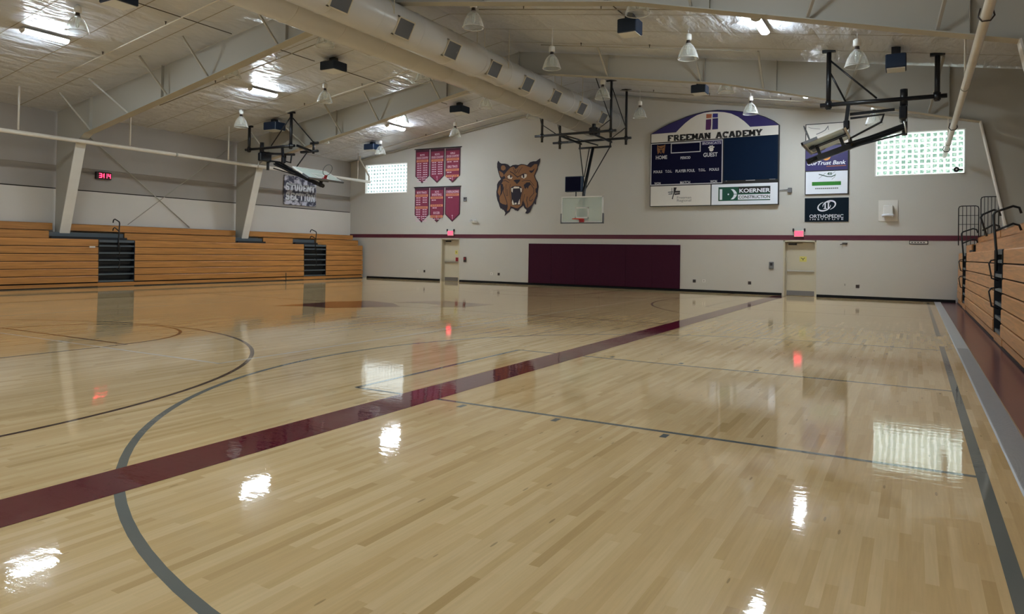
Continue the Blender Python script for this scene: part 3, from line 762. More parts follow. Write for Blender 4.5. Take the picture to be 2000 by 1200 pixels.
box_unit(-22.95, 26.4, .62, .62, 6.62, .28, 'small dark blue box unit above the left window')
box_unit(-22.75, 20.15, .7, .55, 6.62, .32, 'dark blue box unit behind the folded left hoop')
box_unit(-6.3, 16.9, .5, .5, 7.42, .36, 'dark blue box unit on the right roof slope near the top of the view')
box_unit(-6.45, 24.2, .5, .5, 7.33, .28, 'dark blue box unit on the right roof slope above the scoreboard')
box_unit(-.42, 19.55, .45, .55, 6.45, .34, 'dark blue box unit beside the folded right hoop')
# sprinkler and conduit lines under the roof
def roofpipe(pts, rr, m, name, lab, cat, heads=()):
    r = thing(name, lab, cat, pts[0])
    MB().use(m).tube(pts, rr, 8).build('pipe_run', r)
    for h in heads:
        H = MB().use(M_dark); H.tube([(h[0], h[1], h[2] + .02), (h[0], h[1], h[2] + .09)], .012, 6); H.tube([(h[0], h[1], h[2] + .09), (h[0], h[1], h[2] + .1)], .03, 8); H.build('sprinkler_head', r)
def rp(x, y, d=.1): return (x, y, roof_z(x) - d)
k = 0
for y, xa, xb, lab in ((11.8, -22.9, -12.6, 'thin cream sprinkler pipe up the left slope, nearest the camera'), (15.6, -23.5, -12.6, 'thin dark-edged sprinkler pipe up the left slope beyond the middle frame'), (19.6, -21.5, -12.6, 'thin cream sprinkler pipe up the left slope before the far frame'), (23.5, -23.2, -12.6, 'thin cream sprinkler pipe up the left slope beyond far frame'), (27.4, -23.4, -12.6, 'thin cream sprinkler pipe up the left slope close to the far wall')):
    roofpipe([rp(xa, y), rp(xb, y)], .018, M_pipe if y != 15.6 else M_steel, 'sprinkler_pipe', lab, 'sprinkler pipe', [rp(x, y) for x in (-20.5, -17.6, -14.6) if x > xa])
for y, xb, lab in ((16.2, -1.5, 'thin cream sprinkler pipe across the right slope beyond the middle frame'), (19.9, -4.0, 'thin cream sprinkler pipe across the right slope above the far frame'), (26.9, 1.2, 'thin dark conduit across the right slope near the far wall')):
    roofpipe([rp(-10.4, y), rp(xb, y)], .016, M_steel, 'sprinkler_pipe', lab, 'sprinkler pipe', [rp(x, y) for x in (-9.0, -6.8, -3.9) if x < xb])
roofpipe([rp(-16.95, 10.1, .08), rp(-16.95, 13.4, .08)], .012, M_dark, 'conduit', 'thin dark conduit along left slope in front of the middle frame', 'conduit')
roofpipe([rp(-16.95, 15.0, .08), rp(-16.95, 16.6, .08)], .012, M_dark, 'conduit', 'thin dark conduit leading to the mid hall box unit on left slope', 'conduit')
roofpipe([rp(-16.95, 17.4, .08), rp(-17.0, 21.0, .08)], .012, M_dark, 'conduit', 'thin dark conduit from the mid hall box unit to the far frame', 'conduit')
roofpipe([rp(-16.95, 22.0, .08), rp(-16.9, 24.0, .08)], .012, M_dark, 'conduit', 'thin dark conduit leading to the box unit above the pennants', 'conduit')
roofpipe([rp(-6.4, 14.2, .08), rp(-6.4, 16.6, .08)], .012, M_dark, 'conduit', 'thin dark conduit in front of the right slope box unit', 'conduit')
# ================================================================ BLEACHERS
AIS = [(14.55, 15.9), (24.3, 25.75)]
ROWZ = [.17, .42, .675, .93, 1.185, 1.44, 1.70]
def bleacher(side):
    s = -1 if side == 'left' else 1
    xf = -25.22 if s < 0 else 1.28; X = lambda d: xf + s * d     # d grows towards the wall
    wood = M_wood if s < 0 else M_woodr
    y0 = 3.0 if s < 0 else 1.5
    r = thing('bleacher', 'closed wooden bleacher bank along the left wall, orange oak boards with dark aisles' if s < 0 else 'closed wooden bleacher bank along the right wall, pale oak boards, black rails', 'bleachers', (xf, 15, 0))
    spans = []; a = y0
    for p, q in AIS: spans.append((a, p)); a = q
    spans.append((a, 28.42))
    for (p, q) in spans:
        MB().use(wood).box((X(.03), p, .035), (X(.08), q, .145)).build('toe_board', r)
        for k in range(6):
            za, zb = ROWZ[k] + (.012 if k else .022), ROWZ[k + 1] - .012; dd = .008 * k
            B = MB().use(wood); B.prism([(X(dd), p, za), (X(dd), p, zb - .02), (X(dd + .012), p, zb), (X(dd + .04), p, zb), (X(dd + .04), p, za)], (0, q - p, 0)); B.build('seat_board', r)
        # dark void behind the gaps, end panel
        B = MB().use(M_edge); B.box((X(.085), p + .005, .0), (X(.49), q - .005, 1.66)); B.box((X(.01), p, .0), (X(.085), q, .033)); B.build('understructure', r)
        MB().use(wood).box((X(.05), p, 1.685), (X(.36), q, 1.70)).build('deck_board', r)
    # upper two set-back rows with notches round the columns
    notch = [(5.7, 6.3), (13.05, 15.7), (20.65, 22.15), (23.9, 25.35)] if s < 0 else [(24.2, 25.85)]
    dB, dA = (.36, .74) if s < 0 else (.26, .58)
    def cut(lo, hi, ns):
        out = []; a = lo
        for p, q in ns:
            if q < lo: continue
            if p > a: out.append((a, p))
            a = q
        out.append((a, hi)); return out
    for p, q in cut(y0, 28.42, notch):
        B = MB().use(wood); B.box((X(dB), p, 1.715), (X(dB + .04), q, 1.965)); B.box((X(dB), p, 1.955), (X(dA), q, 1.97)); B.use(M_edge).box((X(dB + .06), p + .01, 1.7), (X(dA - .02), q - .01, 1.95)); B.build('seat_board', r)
    for p, q in cut(y0, 28.42, [(5.8, 6.2), (13.35, 13.85), (20.95, 21.45)] if s < 0 else [(5.87, 6.13), (13.47, 13.73), (21.07, 21.33)]):
        B = MB().use(wood); B.box((X(dA), p, 2.0), (X(dA + .04), q, 2.235)); B.box((X(dA), p, 2.225), (X(1.03), q, 2.24)); B.build('seat_board', r)
    for p, q in notch:
        B = MB().use(M_aisle); B.box((X(.2), p, 1.69), (X(.26), q, 1.78)); B.box((X(.26), p, 1.70), (X(.48), q, 1.74)); B.use(M_nose).box((X(.43), p, 1.78), (X(.46), q, 1.93)); B.use(M_aisle).box((X(.46), p + .01, 1.74), (X(.48), q - .01, 1.92)); B.build('column_notch_tray', r)
    for (p, q) in AIS:
        B = MB().use(M_aisle); B.box((X(.24), p, 0), (X(.49), q, 1.62)); B.box((X(.02), p, .16), (X(.24), p + .02, 1.68)); B.box((X(.02), q - .02, .16), (X(.24), q, 1.68)); B.use(wood).box((X(.02), p, .02), (X(.07), q, .155)); B.use(M_edge).box((X(.01), p, 0), (X(.24), q, .02)); B.build('aisle_panel', r)
        for k in range(6):
            z = ROWZ[k] + .02
            B = MB().use(M_aisle); B.box((X(.05), p + .02, z + .02), (X(.24), q - .02, z + .035)); B.box((X(.16), p + .02, z + .12), (X(.24), q - .02, z + .22)); B.use(M_nose).box((X(.035), p + .02, z - .015), (X(.06), q - .02, z + .045)); B.build('aisle_step', r)
        MB().use(M_nose).box((X(.03), p + .02, 1.60), (X(.24), q - .02, 1.69)).build('aisle_step', r)
    # hooked hand rails rising out of the aisles
    def rail(y, zt, full=True, ln=.36):
        B = MB().use(M_black)
        B.tube(([(X(-.06 + .06), y, 1.3), (X(0), y, 1.62)] if full else [(X(.06), y, 2.0)]) + [ (X(-.05), y, zt - .12), (X(-.02), y, zt - .06), (X(ln - .12), y, zt + .04), (X(ln - .03), y, zt + .01), (X(ln), y, zt - .09)], .022, 10)
        B.tube([(X(-.02), y, zt - .40), (X(ln - .12), y, zt - .27), (X(ln - .03), y, zt - .3), (X(ln), y, zt - .39)], .02, 10)
        B.build('hand_rail', r)
        for zc in (1.33, .83) if full else ():
            B = MB().use(M_black); B.tube([(X(.03), y, zc + .18), (X(-.08), y, zc + .16), (X(-.11), y, zc + .1), (X(-.07), y, zc - .16), (X(.03), y, zc - .2)], .014, 8); B.build('grab_loop', r)
    rail(15.25, 2.42); rail(25.0, 2.38)
    if s > 0:
        rail(18.0, 2.52, False, .3)
        for xa, xb, za, zb in ((1.30, 1.87, 1.97, 3.3), (1.93, 2.42, 2.1, 3.6)):
            B = MB().use(M_black); y = 28.2
            B.tube([(xa, y, za), (xa, y, zb - .08), (xa + .025, y, zb - .02), (xa + .09, y, zb), (xb - .09, y, zb), (xb - .025, y, zb - .02), (xb, y, zb - .08), (xb, y, za)], .016, 8)
            for k in range(1, 5): B.tube([(xa + (xb - xa) * k / 5, y, za), (xa + (xb - xa) * k / 5, y, zb)], .01, 6)
            for z in (zb - .32, zb - .62) if xa < 1.5 else (): B.tube([(xa, y, z), (xb, y, z)], .01, 6)
            B.build('end_guard_rail', r)
    return r
bleacher('left'); bleacher('right')
tag(MB().use(M_signw).box((-25.232, 14.22, 1.40), (-25.222, 14.42, 1.46)).build('paper_tag', origin=(-25.22, 14.32, 1.40)), 'small white paper tag on left bleacher board beside the near aisle', 'tag')
tag(MB().use(M_black).tube([(-24.9, 22.9, 0), (-24.9, 22.9, .012), (-24.9, 22.9, .0121)], [.06, .06, .02], 12).tube([(-24.9, 22.9, .01), (-24.9, 22.9, .38)], .016, 8).build('floor_post', origin=(-24.9, 22.9, 0)), 'small black post standing on floor before left bleachers', 'post')

# ================================================================ WALL PADS
P = MB()
n = 6; xa, xb = -15.40, -8.34; wpad = (xb - xa) / n
P.use(M_mat)
r = thing('wall_pad', 'large maroon padded mat on far wall behind the hoop', 'wall pad', ((xa + xb) / 2, YF, .1))
for k in range(n):
    MB().use(M_mat).cbox((xa + k * wpad + .001, YF - .05, .10), (xa + (k + 1) * wpad - .001, YF, 1.90), .006).build('pad_panel', r)

# ================================================================ EXIT SIGNS AND WALL DEVICES
for cx, zc, lab in ((-19.76, 2.37, 'glowing red exit sign above the far left door'), (-3.79, 2.37, 'glowing red exit sign above the far right door')):
    r = thing('exit_sign', lab, 'exit sign', (cx, YF, zc))
    MB().use(M_whitep).cbox((cx - .17, YF - .07, zc - .12), (cx + .17, YF - .012, zc + .12), .008).build('sign_case', r)
    MB().use(M_exitb).box((cx - .16, YF - .074, zc - .11), (cx + .16, YF - .07, zc + .11)).build('lit_face', r)
    T = MB().use(M_exit); put(T, text2d('EXIT', .02), cx - .125, cx + .125, zc - .075, zc + .075, YF - .077); T.build('exit_lettering', r)
    B = MB().use(M_ink)
    for sx in (-1, 1): B.cbox((cx + sx * .2 - .03, YF - .08, zc + .08), (cx + sx * .2 + .03, YF - .012, zc + .2), .01)
    B.build('lamp_head', r)
# emergency twin light
r = thing('emergency_light', 'white twin head emergency light on far wall between pennants and wildcat', 'emergency light', (-18.4, YF, 2.9))
MB().use(M_whitep).cbox((-18.55, YF - .07, 2.86), (-18.25, YF, 2.97), .01).build('battery_case', r)
for sx in (-.13, .13): MB().use(M_signwb).tube([(-18.4 + sx, YF - .05, 2.99), (-18.4 + sx, YF - .13, 2.96), (-18.4 + sx, YF - .15, 2.95)], [.03, .065, .06], 14).build('lamp_head', r)
def device(name, x0, x1, z0, z1, d, m, lab, cat, m2=None):
    r = thing(name, lab, cat, ((x0 + x1) / 2, YF, z0))
    MB().use(m).cbox((x0, YF - d, z0), (x1, YF, z1), min(.008, d * .3)).build('case', r)
    B = MB().use(m2 or M_ink)
    B.box((x0 + (x1 - x0) * .25, YF - d - .006, z0 + (z1 - z0) * .45), (x1 - (x1 - x0) * .25, YF - d + .001, z1 - (z1 - z0) * .15)); B.build('face_plate', r)
device('thermostat_guard', -19.05, -18.87, 3.92, 4.12, .05, M_grille, 'small grey guarded thermostat right of the pennants', 'thermostat')
device('fire_alarm_pull', -18.98, -18.84, .97, 1.22, .05, M_dark, 'small dark red alarm box right of the far left door', 'alarm box', M_redb)
device('switch_box', -4.86, -4.69, 1.02, 1.28, .05, M_grille, 'small grey box on far wall left of the far right door', 'switch box')
for x, z, m, lab in ((-21.72, .45, M_signw, 'pale wall outlet left of the far left door, left of a pair'), (-21.34, .46, M_dark, 'dark narrow wall outlet left of the far left door, right of a pair'), (-17.4, .45, M_signw, 'pale outlet low on far wall left of the maroon pad'), (-17.0, .44, M_dark, 'dark outlet low on far wall left of the maroon pad'),
                     (-7.75, .44, M_dark, 'small dark outlet low on wall just right of the maroon pad'), (-7.36, .46, M_signw, 'round pale outlet low on wall right of the maroon pad'), (-5.58, .44, M_dark, 'square dark outlet low on wall left of the far right door'), (-2.2, .49, M_chrome, 'silver plate low on wall right of the far right door'), (-1.78, .45, M_dark, 'small dark outlet low on wall right of the far right door')):
    wd = .045 if 'narrow' in lab else .06
    B = MB().use(m).cbox((x - wd, YF - .012, z - .06), (x + wd, YF, z + .06), .003); B.use(M_ink).box((x - .012, YF - .014, z - .03), (x + .012, YF - .011, z - .005)).box((x - .012, YF - .014, z + .01), (x + .012, YF - .011, z + .035))
    tag(B.build('wall_outlet', origin=(x, YF, z)), lab, 'outlet')
B = MB().use(M_dark).cbox((-2.3, YF - .06, 1.98), (-2.13, YF, 2.04), .008).tube([(-2.28, YF - .04, 2.0), (-2.36, YF - .09, 1.97)], .015, 8)
tag(B.build('door_holder', origin=(-2.2, YF, 2.0)), 'tiny dark bracket under the maroon stripe right of far right door', 'bracket')
# narrow name plate under the stripe
B = MB().use(M_ink).box((-.15, YF - .02, 2.0), (.43, YF, 2.13)); B.use(M_signw).box((-.13, YF - .023, 2.03), (.40, YF - .02, 2.11))
B.use(M_ink); [frect(B, -.09 + q * .09, -.03 + q * .09, 2.055, 2.085, YF - .0245) for q in range(5)]
tag(B.build('name_plate', origin=(.14, YF, 2.0)), 'narrow framed sign plate under the stripe near the right bleachers', 'sign plate')
# white wall unit
r = thing('wall_box_unit', 'white square wall unit with silver rounded bottom, under the right window', 'wall unit', (-.8, YF, 2.8))
MB().use(M_signw).cbox((-1.13, YF - .03, 2.82), (-.5, YF, 3.58), .01).build('back_plate', r)
MB().use(M_grille).use(M_underside).cbox((-.97, YF - .22, 2.98), (-.66, YF - .03, 3.38), .02).build('housing', r)
B = MB().use(M_signwb); B.tube([(-1.0, YF - .19, 3.0), (-.95, YF - .2, 3.03), (-.82, YF - .21, 3.04), (-.69, YF - .2, 3.03), (-.64, YF - .19, 3.0)], .05, 12); B.build('rounded_lip', r)
# round device at window corner
r = thing('security_camera', 'small black round camera at lower right corner of the right window', 'camera', (1.24, YF, 4.58))
B = MB().use(M_black); B.tube([(1.24, YF - .01, 4.58), (1.24, YF - .16, 4.58)], .085, 20); B.build('camera_body', r)
B = MB().use(M_signw); B.tube([(1.24, YF - .161, 4.58), (1.24, YF - .168, 4.58)], .03, 16); B.build('camera_lens', r)
MB().use(M_dark).beam((1.24, YF - .05, 4.58), (1.44, YF - .03, 4.57), .04, .05).build('mounting_arm', r)
# electrical box with conduit to the scoreboard
r = thing('junction_box', 'grey junction box joined by conduit to scoreboard right side', 'junction box', (-4.13, YF, 3.95))
MB().use(M_grille).cbox((-4.2, YF - .1, 3.94), (-4.06, YF, 4.12), .008).build('box_case', r)
MB().use(M_grille).tube([(-4.2, YF - .05, 4.06), (-4.33, YF - .05, 4.05), (-4.50, YF - .05, 4.04)], .013, 8).build('conduit_run', r)

# ================================================================ LEFT WALL: CLOCK AND STUDENT SECTION BANNER
xw = XL
r = thing('led_clock', 'dark LED clock with lit red digits on the left wall', 'clock', (xw, 15.25, 3.97))
MB().use(M_clock).cbox((xw - .03, 14.98, 3.95), (xw + .09, 15.55, 4.22), .01).build('clock_case', r)
SEG = {'3': 'abcdg', '1': 'bc', '0': 'abcdef', '4': 'bcfg'}
T = MB().use(M_led)
def digit(ch, y0, w, z0, h):
    t = .022; x = xw + .095
    R = {'a': (y0, y0 + w, z0 + h - t, z0 + h), 'd': (y0, y0 + w, z0, z0 + t), 'g': (y0, y0 + w, z0 + h / 2 - t / 2, z0 + h / 2 + t / 2), 'b': (y0 + w - t, y0 + w, z0 + h / 2, z0 + h), 'c': (y0 + w - t, y0 + w, z0, z0 + h / 2), 'f': (y0, y0 + t, z0 + h / 2, z0 + h), 'e': (y0, y0 + t, z0, z0 + h / 2)}
    for q in SEG[ch]:
        a, b, c, d = R[q]; T.add([(x, a, c), (x, b, c), (x, b, d), (x, a, d)], [(0, 1, 2, 3)])
digit('3', 15.08, .1, 4.0, .17); digit('1', 15.17, .1, 4.0, .17); digit('1', 15.28, .1, 4.0, .17); digit('4', 15.42, .09, 4.0, .17)
for z in (4.05, 4.11): T.box((xw + .09, 15.215, z), (xw + .095, 15.235, z + .02))
T.build('lit_digits', r)
r = thing('student_section_banner', 'grey photo banner reading student section on the left wall', 'banner', (xw, 25, 3.6))
MB().use(M_photo).box((xw + .002, 23.95, 3.615), (xw + .05, 26.03, 5.02)).build('banner_sheet', r)
T = MB().use(M_ink)
for t2, y0, y1, z0, z1 in ((slab2d('STUDENT', .26), 24.03, 25.97, 4.30, 4.66), (slab2d('SECTION', .26), 24.03, 25.97, 3.84, 4.20)):
    put(T, t2, y0 + .025, y1 + .025, z0 - .025, z1 - .02, xw + .053, plane='left')
T.build('letter_shadow', r)
T = MB().use(M_signwb)
for t2, y0, y1, z0, z1 in ((slab2d('STUDENT', .26), 24.03, 25.97, 4.30, 4.66), (slab2d('SECTION', .26), 24.03, 25.97, 3.84, 4.20)):
    put(T, t2, y0, y1, z0, z1, xw + .056, plane='left')
T.build('banner_lettering', r)
B = MB().use(M_chrome)
for y in (24.0, 25.0, 25.98):
    for z in (3.66, 4.97): B.tube([(xw + .045, y, z), (xw + .056, y, z)], .025, 10)
B.build('grommet', r)

# ================================================================ PENNANTS ON THE FAR WALL
def pennant(x0, x1, zt, zs, ztip, title, spec, lab, row):
    r = thing('pennant', lab, 'pennant', ((x0 + x1) / 2, YF, ztip), row)
    cx = (x0 + x1) / 2; y = YF - .03
    B = MB().use(M_bannerd); B.prism([(x, y, z) for x, z in ((x0, zt), (x0, zs), (cx, ztip), (x1, zs), (x1, zt))], (0, .008, 0))
    B.use(M_banner); fpoly(B, [(x0 + .05, zt - .12), (x0 + .05, zs + .02), (cx, ztip + .07), (x1 - .05, zs + .02), (x1 - .05, zt - .12)], y - .003); B.build('felt_field', r)
    H = zt - ztip; wd = x1 - x0
    for kind, v, u0, u1, hh, txt in spec:
        z = zt - v; T = MB()
        nm = {'t': 'title_lettering', 'b': 'ribbon_strip', 'y': 'year_lettering'}[kind]
        if kind == 't': T.use(M_btext); put(T, text2d(txt, .03), x0 + wd * u0, x0 + wd * u1, z - hh, z, y - .006)
        if kind == 'b':
            T.use(M_bbar); frect(T, x0 + wd * u0, x0 + wd * u1, z - hh, z, y - .006); T.use(M_bannerd); put(T, text2d(txt, .0), x0 + wd * (u0 + .1), x0 + wd * (u1 - .1), z - hh * .75, z - hh * .25, y - .008)
        if kind == 'y':
            T.use(M_btext); n = int(txt)
            for k in range(n):
                zz = z - k * .112
                for a, b in ((u0, u0 + .15), (u0 + .18, u0 + .30)):
                    frect(T, x0 + wd * a, x0 + wd * b, zz - .045, zz, y - .006)
        T.build(nm, r)
    T = MB().use(M_btext)
    fstroke(T, [(cx - .045, ztip + .30), (cx + .045, ztip + .30)], .018, y - .006); fstroke(T, [(cx, ztip + .34), (cx + .015, ztip + .14)], .022, y - .006)
    T.build('tip_emblem', r)
g1 = 'maroon pennants in the upper row'; g2 = 'maroon pennants in the lower row'
pennant(-22.0, -21.14, 6.58, 5.24, 4.88, '', [('t', .22, .33, .66, .1, 'BOYS'), ('t', .36, .08, .93, .11, 'CROSS COUNTRY'), ('b', .51, .08, .93, .12, 'CONFERENCE CHAMPIONS'), ('y', .68, .13, 0, 0, '9'), ('y', .68, .56, 0, 0, '9')], 'maroon pennant with eighteen year lines, upper row left', g1)
pennant(-21.08, -20.22, 6.57, 5.22, 4.87, '', [('t', .22, .33, .66, .1, 'BOYS'), ('t', .36, .08, .93, .11, 'CROSS COUNTRY'), ('b', .51, .08, .93, .12, 'STATE QUALIFIERS'), ('y', .66, .13, 0, 0, '6'), ('y', .66, .56, 0, 0, '6')], 'maroon pennant with twelve year lines, upper row middle', g1)
pennant(-20.16, -19.28, 6.56, 5.2, 4.86, '', [('t', .2, .33, .66, .1, 'GIRLS'), ('t', .34, .08, .93, .11, 'CROSS COUNTRY'), ('b', .49, .08, .93, .12, 'STATE QUALIFIERS'), ('y', .65, .13, 0, 0, '1'), ('y', .65, .56, 0, 0, '1'), ('t', .85, .15, .85, .12, 'GIRLS TRACK'), ('b', 1.02, .05, .93, .11, 'CONFERENCE'), ('y', 1.17, .13, 0, 0, '1'), ('b', 1.32, .05, .93, .11, 'STATE'), ('y', 1.47, .13, 0, 0, '1')], 'maroon pennant reading girls track, upper row right', g1)
pennant(-22.0, -21.12, 4.65, 3.29, 2.9, '', [('t', .18, .15, .85, .11, 'BOYS TRACK'), ('b', .33, .05, .93, .12, 'CONFERENCE CHAMPIONS'), ('y', .48, .1, 0, 0, '4'), ('y', .48, .56, 0, 0, '3'), ('b', .93, .05, .93, .12, 'REGION CHAMPIONS'), ('y', 1.08, .1, 0, 0, '6'), ('y', 1.08, .56, 0, 0, '6')], 'maroon pennant reading boys track, lower row left', g2)
pennant(-21.06, -20.2, 4.64, 3.29, 2.91, '', [('t', .16, .36, .64, .1, 'BOYS'), ('t', .29, .15, .85, .12, 'BASKETBALL'), ('b', .45, .05, .93, .11, 'CONFERENCE CHAMPIONS'), ('y', .6, .13, 0, 0, '1'), ('b', .84, .05, .93, .11, 'STATE'), ('y', .99, .2, 0, 0, '1'), ('t', 1.2, .26, .72, .12, 'SOCCER'), ('b', 1.38, .05, .93, .12, 'CONFERENCE CHAMPIONS'), ('y', 1.55, .13, 0, 0, '1'), ('y', 1.55, .56, 0, 0, '1')], 'maroon pennant reading boys basketball and soccer, lower row middle', g2)
pennant(-20.13, -19.25, 4.63, 3.3, 2.93, '', [('t', .16, .06, .92, .12, 'CHEERLEADING'), ('b', .31, .05, .93, .12, 'STATE CHAMPIONS'), ('y', .48, .2, 0, 0, '1')], 'mostly plain maroon pennant reading cheerleading, lower row right', g2)
for z, lab in ((6.615, 'thin black hanging rod of the upper pennant row'), (4.685, 'thin black hanging rod of the lower pennant row')):
    tag(MB().use(M_black).tube([(-22.06, YF - .03, z), (-19.2, YF - .03, z - .02)], .022, 8).build('banner_rod', origin=(-20.6, YF - .03, z)), lab, 'banner rod')

# ================================================================ WILDCAT HEAD CUT-OUT
y = YF - .03
r = thing('wildcat_emblem', 'large snarling brown wildcat head emblem on the far wall', 'wall emblem', (-16.0, YF, 3.2))
B = MB().use(M_cnavy); B.prism([(a, y, b) for a, b in [(-17.12, 5.80), (-17.04, 5.71), (-16.94, 5.66), (-16.74, 5.65), (-16.59, 5.60), (-16.47, 5.49), (-16.33, 5.56), (-16.17, 5.57), (-16.02, 5.55), (-15.87, 5.59), (-15.73, 5.57), (-15.55, 5.52), (-15.41, 5.65), (-15.26, 5.68), (-15.09, 5.68), (-14.98, 5.75), (-14.89, 5.80), (-14.89, 5.67), (-14.95, 5.51), (-15.00, 5.42), (-15.01, 5.30), (-15.09, 5.15), (-15.15, 5.02), (-15.10, 4.88), (-14.99, 4.71), (-14.95, 4.51), (-14.98, 4.30), (-15.00, 4.07), (-15.07, 3.90), (-15.08, 3.69), (-15.16, 3.75), (-15.25, 3.62), (-15.31, 3.49), (-15.39, 3.34), (-15.51, 3.28), (-15.62, 3.30), (-15.55, 3.41), (-15.56, 3.46), (-15.66, 3.53), (-15.74, 3.68), (-15.79, 3.60), (-15.89, 3.54), (-15.98, 3.43), (-16.04, 3.40), (-16.10, 3.44), (-16.14, 3.43), (-16.22, 3.50), (-16.35, 3.54), (-16.41, 3.51), (-16.46, 3.38), (-16.57, 3.31), (-16.72, 3.19), (-16.68, 3.33), (-16.73, 3.41), (-16.80, 3.49), (-16.83, 3.47), (-16.90, 3.56), (-16.93, 3.52), (-17.00, 3.63), (-17.05, 3.78), (-17.13, 3.94), (-17.18, 4.15), (-17.19, 4.34), (-17.16, 4.47), (-17.16, 4.68), (-17.09, 4.81), (-16.95, 4.92), (-17.02, 5.04), (-17.11, 5.28), (-17.17, 5.50), (-17.17, 5.68)]], (0, .02, 0)); B.build('head_silhouette', r)
B = MB().use(M_fur)
fpoly(B, [(-16.45, 5.45), (-16.29, 5.49), (-16.20, 5.43), (-16.08, 5.41), (-15.99, 5.51), (-15.86, 5.55), (-15.70, 5.53), (-15.52, 5.46), (-15.36, 5.40), (-15.27, 5.47), (-15.17, 5.55), (-15.02, 5.54), (-15.03, 5.37), (-15.11, 5.20), (-15.19, 5.02), (-15.13, 4.87), (-15.03, 4.69), (-15.03, 4.46), (-15.10, 4.41), (-15.09, 4.25), (-15.03, 4.20), (-15.09, 4.05), (-15.17, 3.87), (-15.27, 3.70), (-15.40, 3.60), (-15.51, 3.52), (-15.60, 3.60), (-15.69, 3.76), (-15.74, 3.89), (-15.78, 3.76), (-15.82, 3.66), (-15.95, 3.57), (-16.04, 3.53), (-16.13, 3.55), (-16.25, 3.59), (-16.40, 3.64), (-16.44, 3.51), (-16.55, 3.41), (-16.59, 3.44), (-16.55, 3.64), (-16.58, 3.77), (-16.64, 3.70), (-16.85, 3.75), (-16.98, 3.83), (-17.01, 3.99), (-17.01, 4.12), (-17.12, 4.31), (-17.08, 4.47), (-16.99, 4.65), (-16.87, 4.77), (-16.83, 4.90), (-16.70, 4.98), (-16.79, 5.11), (-16.67, 5.24)], y - .003)
fpoly(B, [(-16.96, 5.51), (-16.89, 5.57), (-16.77, 5.56), (-16.70, 5.47), (-16.71, 5.37), (-16.84, 5.32), (-16.95, 5.38)], y - .003)
fpoly(B, [(-17.07, 5.33), (-16.91, 5.25), (-16.82, 5.17), (-16.79, 5.06), (-16.91, 5.01), (-17.00, 5.09)], y - .003)
B.build('fur_shape', r)
B = MB().use(M_cnavy)
for p in ([(-16.20, 5.44), (-16.06, 5.54), (-16.05, 5.50), (-16.14, 5.36), (-16.20, 5.40)], [(-16.27, 4.84), (-16.16, 4.87), (-15.89, 4.87), (-15.95, 4.77), (-16.08, 4.66), (-16.17, 4.76)], [(-16.42, 4.50), (-16.27, 4.57), (-16.09, 4.58), (-15.88, 4.55), (-15.79, 4.43), (-15.81, 4.22), (-15.86, 4.02), (-15.88, 3.81), (-15.90, 3.68), (-16.04, 3.69), (-16.25, 3.68), (-16.34, 3.80), (-16.36, 4.03), (-16.38, 4.26)],
          [(-15.71, 4.61), (-15.56, 4.72), (-15.39, 4.72), (-15.34, 4.62), (-15.44, 4.55), (-15.50, 4.42), (-15.56, 4.50), (-15.62, 4.42), (-15.68, 4.48)], [(-17.04, 3.81), (-16.85, 3.73), (-16.64, 3.70), (-16.58, 3.62), (-16.65, 3.41), (-16.73, 3.44), (-16.85, 3.52), (-16.97, 3.62)], [(-15.46, 5.26), (-15.28, 5.26), (-15.14, 5.37), (-15.23, 5.20), (-15.34, 5.14)], [(-16.99, 4.75), (-16.83, 4.67), (-16.81, 4.46), (-16.88, 4.25), (-17.01, 4.07), (-16.94, 4.31), (-16.96, 4.57)]):
    fpoly(B, p, y - .006)
for p, wd in (([(-16.46, 5.26), (-16.28, 5.17), (-16.16, 5.06), (-16.04, 4.99)], .035), ([(-15.63, 5.14), (-15.81, 5.10), (-15.95, 5.03), (-16.07, 4.98)], .035), ([(-16.19, 5.32), (-16.13, 5.19), (-16.07, 5.24), (-16.02, 5.34)], .022), ([(-16.29, 5.43), (-16.22, 5.24), (-16.16, 5.14)], .02), ([(-15.81, 5.43), (-15.93, 5.31), (-16.01, 5.16)], .02),
              ([(-16.78, 4.56), (-16.81, 4.35), (-16.71, 4.09), (-16.60, 3.83), (-16.58, 3.62)], .03), ([(-16.66, 4.66), (-16.67, 4.45), (-16.65, 4.14), (-16.56, 4.14), (-16.60, 4.43)], .02), ([(-15.33, 4.62), (-15.18, 4.41), (-15.18, 4.21), (-15.38, 4.01), (-15.40, 3.88), (-15.32, 3.85), (-15.23, 3.95)], .025), ([(-15.52, 4.06), (-15.55, 3.88), (-15.49, 3.70), (-15.51, 3.52)], .03), ([(-15.67, 4.17), (-15.72, 3.89), (-15.59, 3.55)], .022),
              ([(-15.81, 4.78), (-15.62, 4.83), (-15.39, 4.80), (-15.18, 4.56)], .02), ([(-16.91, 4.83), (-16.69, 4.85), (-16.51, 4.75)], .025), ([(-16.88, 4.91), (-16.64, 4.95), (-16.45, 4.84)], .018), ([(-16.43, 4.66), (-16.48, 4.45), (-16.44, 4.14), (-16.37, 3.77), (-16.40, 3.64)], .018), ([(-15.71, 4.48), (-15.76, 4.27), (-15.79, 4.02), (-15.78, 3.76)], .018), ([(-16.62, 5.00), (-16.55, 5.10), (-16.44, 5.12), (-16.31, 5.00)], .02), ([(-15.89, 4.97), (-15.72, 5.12), (-15.54, 5.10)], .025)):
    fstroke(B, p, wd, y - .006)
B.build('dark_marking', r)
B = MB().use(M_tooth)
